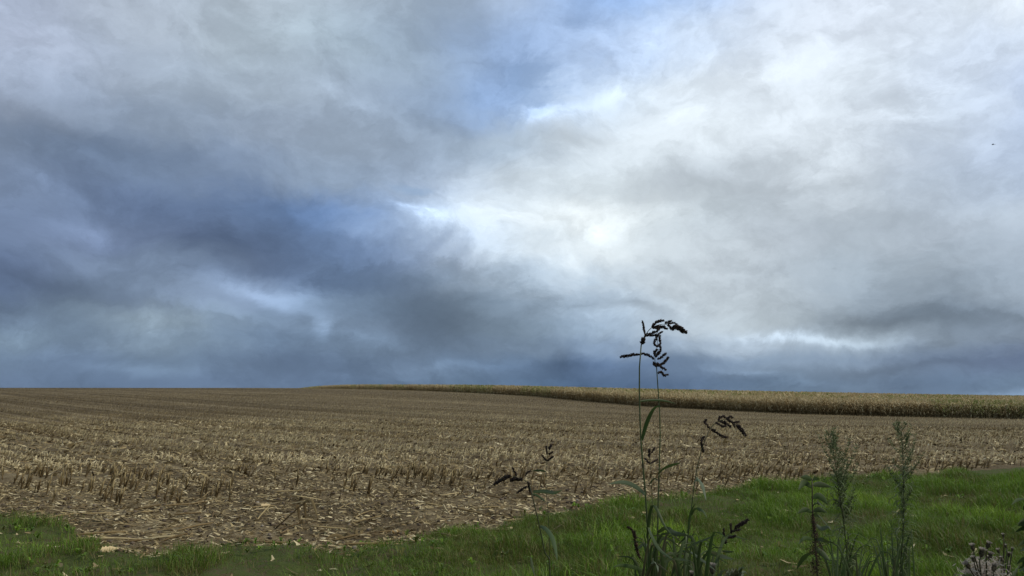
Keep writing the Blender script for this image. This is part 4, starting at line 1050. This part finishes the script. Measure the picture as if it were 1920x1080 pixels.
    F.leaf(z((512, 266), (470, 258), (400, 262)), 4, vary=0.2, y1=2.4)
    z = lambda *p: Z(1120, 800, 3.858, p)
    Gp = Plant('barnyard_grass', 'small forked barnyard grass head seen between the two tall stems', 'grass plant', 1226, 2.6, G)
    Gp.stem(z((382, 265), (388, 330), (392, 420), (398, 560), (402, 800)) + [(1226, 1085)], 0.002, 0.0007, vary=0.3)
    seed_head(Gp, z((382, 265), (378, 220), (385, 175)), [(z((375, 222), (376, 195), (378, 163)), 1.3), (z((392, 192), (405, 170), (417, 150)), 1.0), (z((380, 266), (362, 250), (344, 230)), 1.1), (z((385, 266), (410, 252), (436, 235)), 1.1)], 2.6, 7)
    # ---- a withered brown spike low on the left of the clump
    H = Plant('barnyard_grass', 'withered brown grass spike bent over left of the tall clump', 'grass plant', 1212, 2.0, G)
    H.stem([(1191, 1010), (1196, 1035), (1205, 1060), (1211, 1085)], 0.0022, 0.0012, vary=0.05)
    seed_head(H, [(1194, 1030), (1190, 1010), (1187, 994)], [([(1195, 1032), (1191, 1012), (1188, 996)], 1.4), ([(1189, 1002), (1184, 992), (1176, 988)], 1.0), ([(1200, 1046), (1195, 1034), (1192, 1020)], 1.2)], 2.0, 8, mat=M_RUST)
    H.leaf([(1197, 1030), (1206, 1022), (1216, 1024)], 9, vary=0.85, y1=1.95)
barnyard()

def clump_leaves():
    """broad grass blades of the tuft the tall stems rise from"""
    P = Plant('grass_tuft', 'tuft of broad dark green blades at the foot of the tall barnyard grasses', 'grass tuft', 1250, 2.05)
    r = random.Random(4)
    for k in range(52):
        x0 = r.uniform(1196, 1330); Y = r.uniform(1.85, 2.25); h = r.uniform(995, 1062); dx = r.uniform(-45, 55)
        P.leaf([(x0, 1150), (x0 + dx * .25, (1150 + h) / 2), (x0 + dx * .7, h), (x0 + dx * 1.5, h + r.uniform(-8, 22))], r.uniform(3, 8.5), Y=Y, vary=r.choice([0.05, 0.22, 0.25, 0.3, 0.4, 0.5, 0.7]), y1=Y + r.uniform(-.1, .1), fold=r.uniform(.2, .6), name='blade')
clump_leaves()

def horseweed(label, spine, Y, wpx, seed, base_px, branches):
    r = random.Random(seed)
    P = Plant('horseweed', label, 'weed', base_px, Y, 'feathery horseweeds at the lower right')
    P.stem(spine, 0.0036, 0.0008, vary=0.3, n=30)
    S = smooth_path(path(spine, Y), 60); L = len(S); sc = Y / FPX
    B = Batch()                                          # narrow drooping leaves of the lower stem
    for i in range(260):
        u = 0.3 + 0.7 * r.random(); q = S[min(int(u * (L - 1)), L - 1)]; a = r.random() * 6.28
        l = wpx * sc * r.uniform(0.4, 1.15); d = np.array([math.cos(a), math.sin(a), 0]); up = r.uniform(0.1, 0.8); dr = r.uniform(0.0, 0.9)
        pts = [q, q + d * l * .4 + [0, 0, up * l * .4], q + d * l * .8 + [0, 0, (up - dr * .5) * l * .5], q + d * l + [0, 0, (up - dr * 1.3) * l * .55]]
        v, f = ribbon(pts, np.array([0.4, 1.0, 0.8, 0.1]) * r.uniform(.0012, .0026), side=np.cross(d, [0, 0, 1]), fold=0.2); B.add(v, f, np.clip(0.4 + 0.3 * r.gauss(0, 1), 0, 1))
    P.part('foliage', B, [M_GREY], kind='stuff')
    for k in range(branches):                            # flowering side shoots, longest in the middle of the spire
        u = 0.02 + 0.62 * (k + r.random()) / branches; q = S[int(u * (L - 1))]; a = r.random() * 6.28
        l = wpx * sc * (0.35 + 1.5 * math.sin(min(1, u / .5) * 1.57)) * r.uniform(0.5, 1.2) * (1 if u < .45 else .7)
        d = np.array([math.cos(a), math.sin(a), 0]); sp = r.uniform(.3, .62); tip = q + d * l * sp + [0, 0, l * r.uniform(.7, 1.0)]
        B = Batch(); Q = smooth_path([q, q + d * l * sp * .6 + [0, 0, l * .38], tip], 12); v, f = tube(Q, np.linspace(0.0009, 0.0004, 12), 4); B.add(v, f, 0.4)
        for j in range(int(14 + 420 * l)):
            c = Q[r.randint(2, 11)]; aa = r.random() * 6.28; e = np.array([math.cos(aa), math.sin(aa), r.uniform(0.1, 1.4)]) * r.uniform(0.003, 0.011)
            v, f = ribbon([c, c + e * .6, c + e], [0.0003, r.uniform(.0007, .0014), 0.0004], fold=0.3); B.add(v, f, r.random())
        P.part('flower_shoot', B, [M_GREY])
    for k in range(34):                                  # rank leaves round the foot
        x0 = base_px + r.uniform(-30, 30); h = r.uniform(985, 1070); dx = r.uniform(-45, 45)
        P.leaf([(x0, 1130), (x0 + dx * .4, (1130 + h) / 2), (x0 + dx, h), (x0 + dx * 1.6, h + r.uniform(-4, 20))], r.uniform(2, 5), Y=Y + r.uniform(-.2, .2), vary=r.choice([.1, .3, .45, .5, .6, .75]), fold=.4, n=9)
    return P
z = lambda *p: Z(1440, 760, 3.375, p)
horseweed('feathery grey green horseweed spire standing beside the rusty seed stalk', z((392, 185), (405, 240), (430, 400), (450, 560), (476, 720), (496, 900), (510, 1075)), 2.55, 38, 1, 1592, 40)
horseweed('feathery horseweed standing alone, rightmost of the two tall spires', z((846, 130), (850, 250), (857, 420), (858, 620), (855, 800), (846, 920), (842, 1075)), 2.7, 34, 2, 1690, 34)

def leafy_weed():
    z = lambda *p: Z(1440, 760, 3.375, p)
    P = Plant('leafy_weed', 'weed with a rusty brown seed column and drooping leaves left of the horseweed', 'weed', 1533, 2.45)
    P.stem(z((279, 462), (280, 560), (283, 680), (296, 850), (308, 1000), (314, 1085)), 0.0042, 0.0018, vary=0.12)
    OV = ([0, .15, .5, .8, 1], [.15, .7, 1, .6, .03])
    for pts, w, va in ((((280, 470), (250, 458), (208, 452)), 11, .3), (((282, 478), (300, 462), (330, 466)), 9, .35), (((284, 505), (330, 500), (402, 517)), 11, .2), (((278, 520), (235, 488), (192, 535)), 12, .3),
                       (((283, 590), (320, 572), (352, 590), (378, 628)), 13, .4), (((282, 680), (240, 660), (186, 684)), 9, .35), (((285, 640), (320, 612), (352, 640), (390, 665)), 11, .2), (((286, 672), (330, 660), (372, 678)), 10, .25),
                       (((290, 690), (330, 700), (382, 768)), 9, .25), (((292, 745), (340, 780), (382, 770), (400, 792)), 8, .9), (((296, 850), (360, 852), (425, 872)), 9, .2), (((290, 850), (235, 842), (190, 880)), 8, .5), (((298, 900), (350, 940), (392, 985)), 12, .3), (((300, 930), (240, 960), (180, 1040)), 13, .35)):
        P.leaf(z(*pts), w, vary=va, y1=2.45 + random.uniform(-.12, .12), prof=OV, fold=0.35)
    r = random.Random(12); B = Batch(); S = smooth_path(path(z((284, 700), (292, 800), (300, 900), (306, 1000), (314, 1085)), 2.45), 40)
    oct_f = np.array([(0, 2, 3), (0, 3, 4), (0, 4, 5), (0, 5, 2), (1, 3, 2), (1, 4, 3), (1, 5, 4), (1, 2, 5)])
    for w in range(46):                                   # whorls of small seeds with gaps between
        u = (w + r.random() * .6) / 46; q = S[int(u * 39)]; a0 = r.random() * 6.28; R0 = 0.019 * min(1, 0.3 + 1.5 * u) * r.uniform(.45, 1.15)
        cc = q + np.array([math.cos(a0), math.sin(a0), 0]) * R0 * .7
        for i in range(r.randint(14, 34)):
            c = cc + np.array([r.gauss(0, R0 * .36), r.gauss(0, R0 * .36), r.gauss(0, .0065)]); wd = r.uniform(.0010, .0026); e = r.gauss(0, .4)
            B.add([c - [e * wd, 0, wd], c + [e * wd, 0, wd], c + [wd * .7, 0, 0], c + [0, wd * .5, 0], c - [wd * .7, 0, 0], c - [0, wd * .5, 0]], oct_f, r.random())
    P.part('seed_column', B, [M_RUST], smooth=False, label='dense rusty brown column of seeds')
leafy_weed()

def thistle(label, base_px, Y, heads, leaves, seed, gone=0):
    r = random.Random(seed)
    P = Plant('thistle', label, 'thistle', base_px, Y, 'withered thistles at the bottom of the picture')
    hub = (base_px, 1110)
    P.stem([(base_px, 1085), (base_px + 1, 1100)], 0.004, 0.003, n=16, vary=0.1)
    for (hx, hy, s) in heads:
        c = np.array(at(hx, hy, Y + r.uniform(-.06, .06))); d = np.array(at(hx, hy, Y)) - np.array(at(base_px, 1098, Y)); d = d / np.linalg.norm(d) + np.array([r.uniform(-.25, .25), r.uniform(-.3, .3), .2]); d /= np.linalg.norm(d)
        S = 0.8 * s * Y / FPX
        st = Batch(); Q = smooth_path([c - d * S * 1.1, c - d * S * 2.4 + [0, 0, -.004], np.array(at(hub[0] + r.uniform(-6, 6), hub[1], Y))], 10); v, f = tube(Q, np.linspace(.0016, .0024, 10), 6); st.add(v, f, 0.12)
        P.part('branch', st, [M_STEM])
        B = Batch(); t = np.linspace(0, 1, 7); prof = np.array([.3, .66, .8, .74, .6, .5, .42])
        v, f = tube(c[None] + d[None] * (S * (-1.2 + 1.8 * t))[:, None], prof * S * .62, 10); B.add(v, f, 0.3)
        for k in range(60):                               # spiny overlapping bracts
            a = k * 2.4; u = (k % 15) / 15; s1 = np.cross(d, [0.2, 1, .3]); s1 /= np.linalg.norm(s1); s2 = np.cross(d, s1); o = math.cos(a) * s1 + math.sin(a) * s2
            q = c + d * S * (-1.1 + 1.6 * u) + o * S * .62 * np.interp(u, t, prof); v, f = ribbon([q, q + d * S * .3 + o * S * .10, q + d * S * .5 + o * S * .26], [S * .13, S * .1, S * .01], fold=0.2); B.add(v, f, r.random())
        hd = P.part('flower_head', B, [M_BRACT])
        B = Batch()
        for k in range(220):                              # tuft of down
            a = r.random() * 6.28; e = r.random() ** .5 * 0.75; s1 = np.cross(d, [0.2, 1, .3]); s1 /= np.linalg.norm(s1); s2 = np.cross(d, s1); o = math.cos(a) * s1 + math.sin(a) * s2
            q = c + d * S * .45 + o * e * S * .45; dd = d * (1.0 - .35 * e) + o * e * .9; v, f = ribbon([q, q + dd * S * r.uniform(.5, .95)], [S * .10, S * .06]); B.add(v, f, r.random())
        P.part('down_tuft', B, [M_FLUFF], hd, smooth=False)
    if gone:                                              # burst heads: a mass of grey down
        B = Batch()
        for k in range(1500):
            c = np.array(at(r.gauss(base_px - 2, 17), r.gauss(1078, 13), Y + r.gauss(.03, .03))); e = np.array([r.gauss(0, 1), r.gauss(0, 1), r.gauss(.3, 1)]); e *= r.uniform(.004, .011) / np.linalg.norm(e)
            v, f = ribbon([c - e, c, c + e], [.0004, .0016, .0004]); B.add(v, f, r.random() * .8)
        P.part('down', B, [M_FLUFF], kind='stuff', label='burst heads spilling grey brown down')
    for pts, w, va in leaves:
        n = 13; Q = smooth_path(path(pts, Y, Y + r.uniform(-.1, .1)), n); W = w * Y / FPX * .5 * np.sin(np.linspace(.5, 3.0, n)) * np.where(np.arange(n) % 2, 1.0, .42)
        B = Batch(); v, f = ribbon(Q, W, fold=.35); B.add(v, f, va); P.part('leaf', B, [M_BLADE])
thistle('withered thistle with burst grey down and several nodding heads at the lower right corner', 1846, 2.25, [(1824, 1026, 7), (1853, 1022, 7), (1841, 1036, 9), (1856, 1042, 8), (1814, 1060, 8), (1825, 1048, 6), (1864, 1064, 8), (1832, 1078, 9)],
        [([(1850, 1100), (1862, 1078), (1876, 1060)], 14, .7), ([(1840, 1100), (1822, 1082), (1806, 1078)], 14, .8), ([(1848, 1100), (1880, 1085), (1898, 1070)], 14, .25)], 3, gone=1)
thistle('dry brown thistle stalks with tiny pale heads at the right edge', 1884, 2.5, [(1881, 1004, 4), (1872, 1033, 5), (1886, 1024, 4), (1892, 1040, 5), (1878, 1048, 5), (1898, 1030, 4)],
        [([(1884, 1090), (1878, 1060), (1868, 1040)], 10, .05), ([(1884, 1090), (1895, 1065), (1890, 1045)], 10, .08), ([(1886, 1095), (1902, 1078), (1912, 1060)], 12, .3), ([(1882, 1095), (1872, 1078), (1860, 1068)], 12, .1)], 4)
thistle('single thistle head with a pale downy cap low in the middle of the grass', 1337, 2.0, [(1336, 1066, 10)], [([(1338, 1110), (1352, 1075), (1362, 1068)], 12, .9), ([(1338, 1110), (1372, 1082), (1384, 1070)], 15, .15)], 5)
thistle('thistle head cut by the bottom edge left of the single pale one', 1298, 1.95, [(1298, 1080, 9)], [([(1298, 1120), (1310, 1090), (1318, 1076)], 12, .4)], 6)

def dead_bush():
    P = Plant('withered_weed', 'small withered brown weed at the bottom edge right of the single thistle head', 'weed', 1376, 2.1)
    r = random.Random(8); P.stem([(1375, 1070), (1376, 1085)], .003, .0014, n=14, vary=.05)
    for k in range(26):
        x = r.uniform(1360, 1396); h = r.uniform(1064, 1085)
        P.leaf([(1376, 1110), ((1376 + x) / 2, 1090), (x, h), (x + r.uniform(-8, 8), h + r.uniform(-3, 8))], r.uniform(5, 9), vary=r.choice([.02, .08, .85, .95, .2]), y1=2.1 + r.uniform(-.08, .08), fold=.5, n=8)
dead_bush()

def edge_bush():
    P = Plant('leafy_bush', 'dark leafy bush cut by the right edge of the picture', 'bush', 1946, 2.9)
    r = random.Random(15)
    P.stem([(1940, 925), (1942, 985), (1945, 1085)], .006, .002, vary=.15)
    OV = ([0, .2, .5, .8, 1], [.15, .75, 1, .6, .04])
    for k in range(95):
        y = r.uniform(920, 1085); x = 1943 + r.uniform(-10, 10); L = r.uniform(18, 36) * (0.55 + 0.45 * min(1, (y - 900) / 110)); a = r.uniform(-0.5, 3.9)
        if k == 0: x, y, L, a = 1922, 936, 26, 3.05
        dx, dy = math.cos(a) * L, -abs(math.sin(a)) * L * .5 + r.uniform(0, 8)
        P.leaf([(x, y), (x + dx * .5, y + dy * .6 - 3), (x + dx, y + dy + 4)], r.uniform(6, 12), vary=r.choice([.2, .28, .3, .4, .55, .7]), y1=2.9 + r.uniform(-.16, .16), prof=OV, fold=.25, n=9)
edge_bush()

# ================================================================== birds
def bird(px, py, Y, span, label, yaw):
    x, y, zz = at(px, py, Y); root = link('bird', None, None, (x, y, zz)); root.rotation_euler = (0, 0, yaw); tag(root, label, 'bird')
    M = plant_mat('dark_plumage', [(0, (0.012, 0.012, 0.014)), (1, (0.04, 0.04, 0.045))], .7)
    s = span; B = Batch(); t = np.linspace(-1, 1, 11); R = .055 * s * np.sqrt(np.clip(1 - t * t, .02, 1)) * np.where(t > .55, .8, 1)
    v, f = tube(np.stack([t * .24 * s, 0 * t, .01 * s * np.cos(t)], -1), R, 8); B.add(v, f, .5); v, f = tube([(.23 * s, 0, .005 * s), (.28 * s, 0, 0)], [.015 * s, .002 * s], 5); B.add(v, f, .2)
    o = link('body', B.mesh('body', [M], True), root)
    for sd in (-1, 1):
        B = Batch(); v, f = ribbon([(.05 * s, sd * .03 * s, .02 * s), (.07 * s, sd * .2 * s, .07 * s), (-.02 * s, sd * .38 * s, .06 * s), (-.14 * s, sd * .5 * s, .03 * s)], np.array([.08, .075, .045, .006]) * s, side=(1, 0, 0), fold=.1); B.add(v, f, .3); link('wing', B.mesh('wing', [M]), root)
    B = Batch(); v, f = ribbon([(-.2 * s, 0, .005 * s), (-.3 * s, 0, .005 * s), (-.38 * s, 0, 0)], np.array([.03, .05, .07]) * s, side=(0, 1, 0), fold=.05); B.add(v, f, .3); link('tail', B.mesh('tail', [M]), root)
bird(1862, 271, 62, .5, 'small dark bird in flight against the grey cloud near the right edge', math.radians(160))
bird(992, 518, 120, .30, 'tiny dark bird, a distant speck below the brightest cloud', math.radians(30))
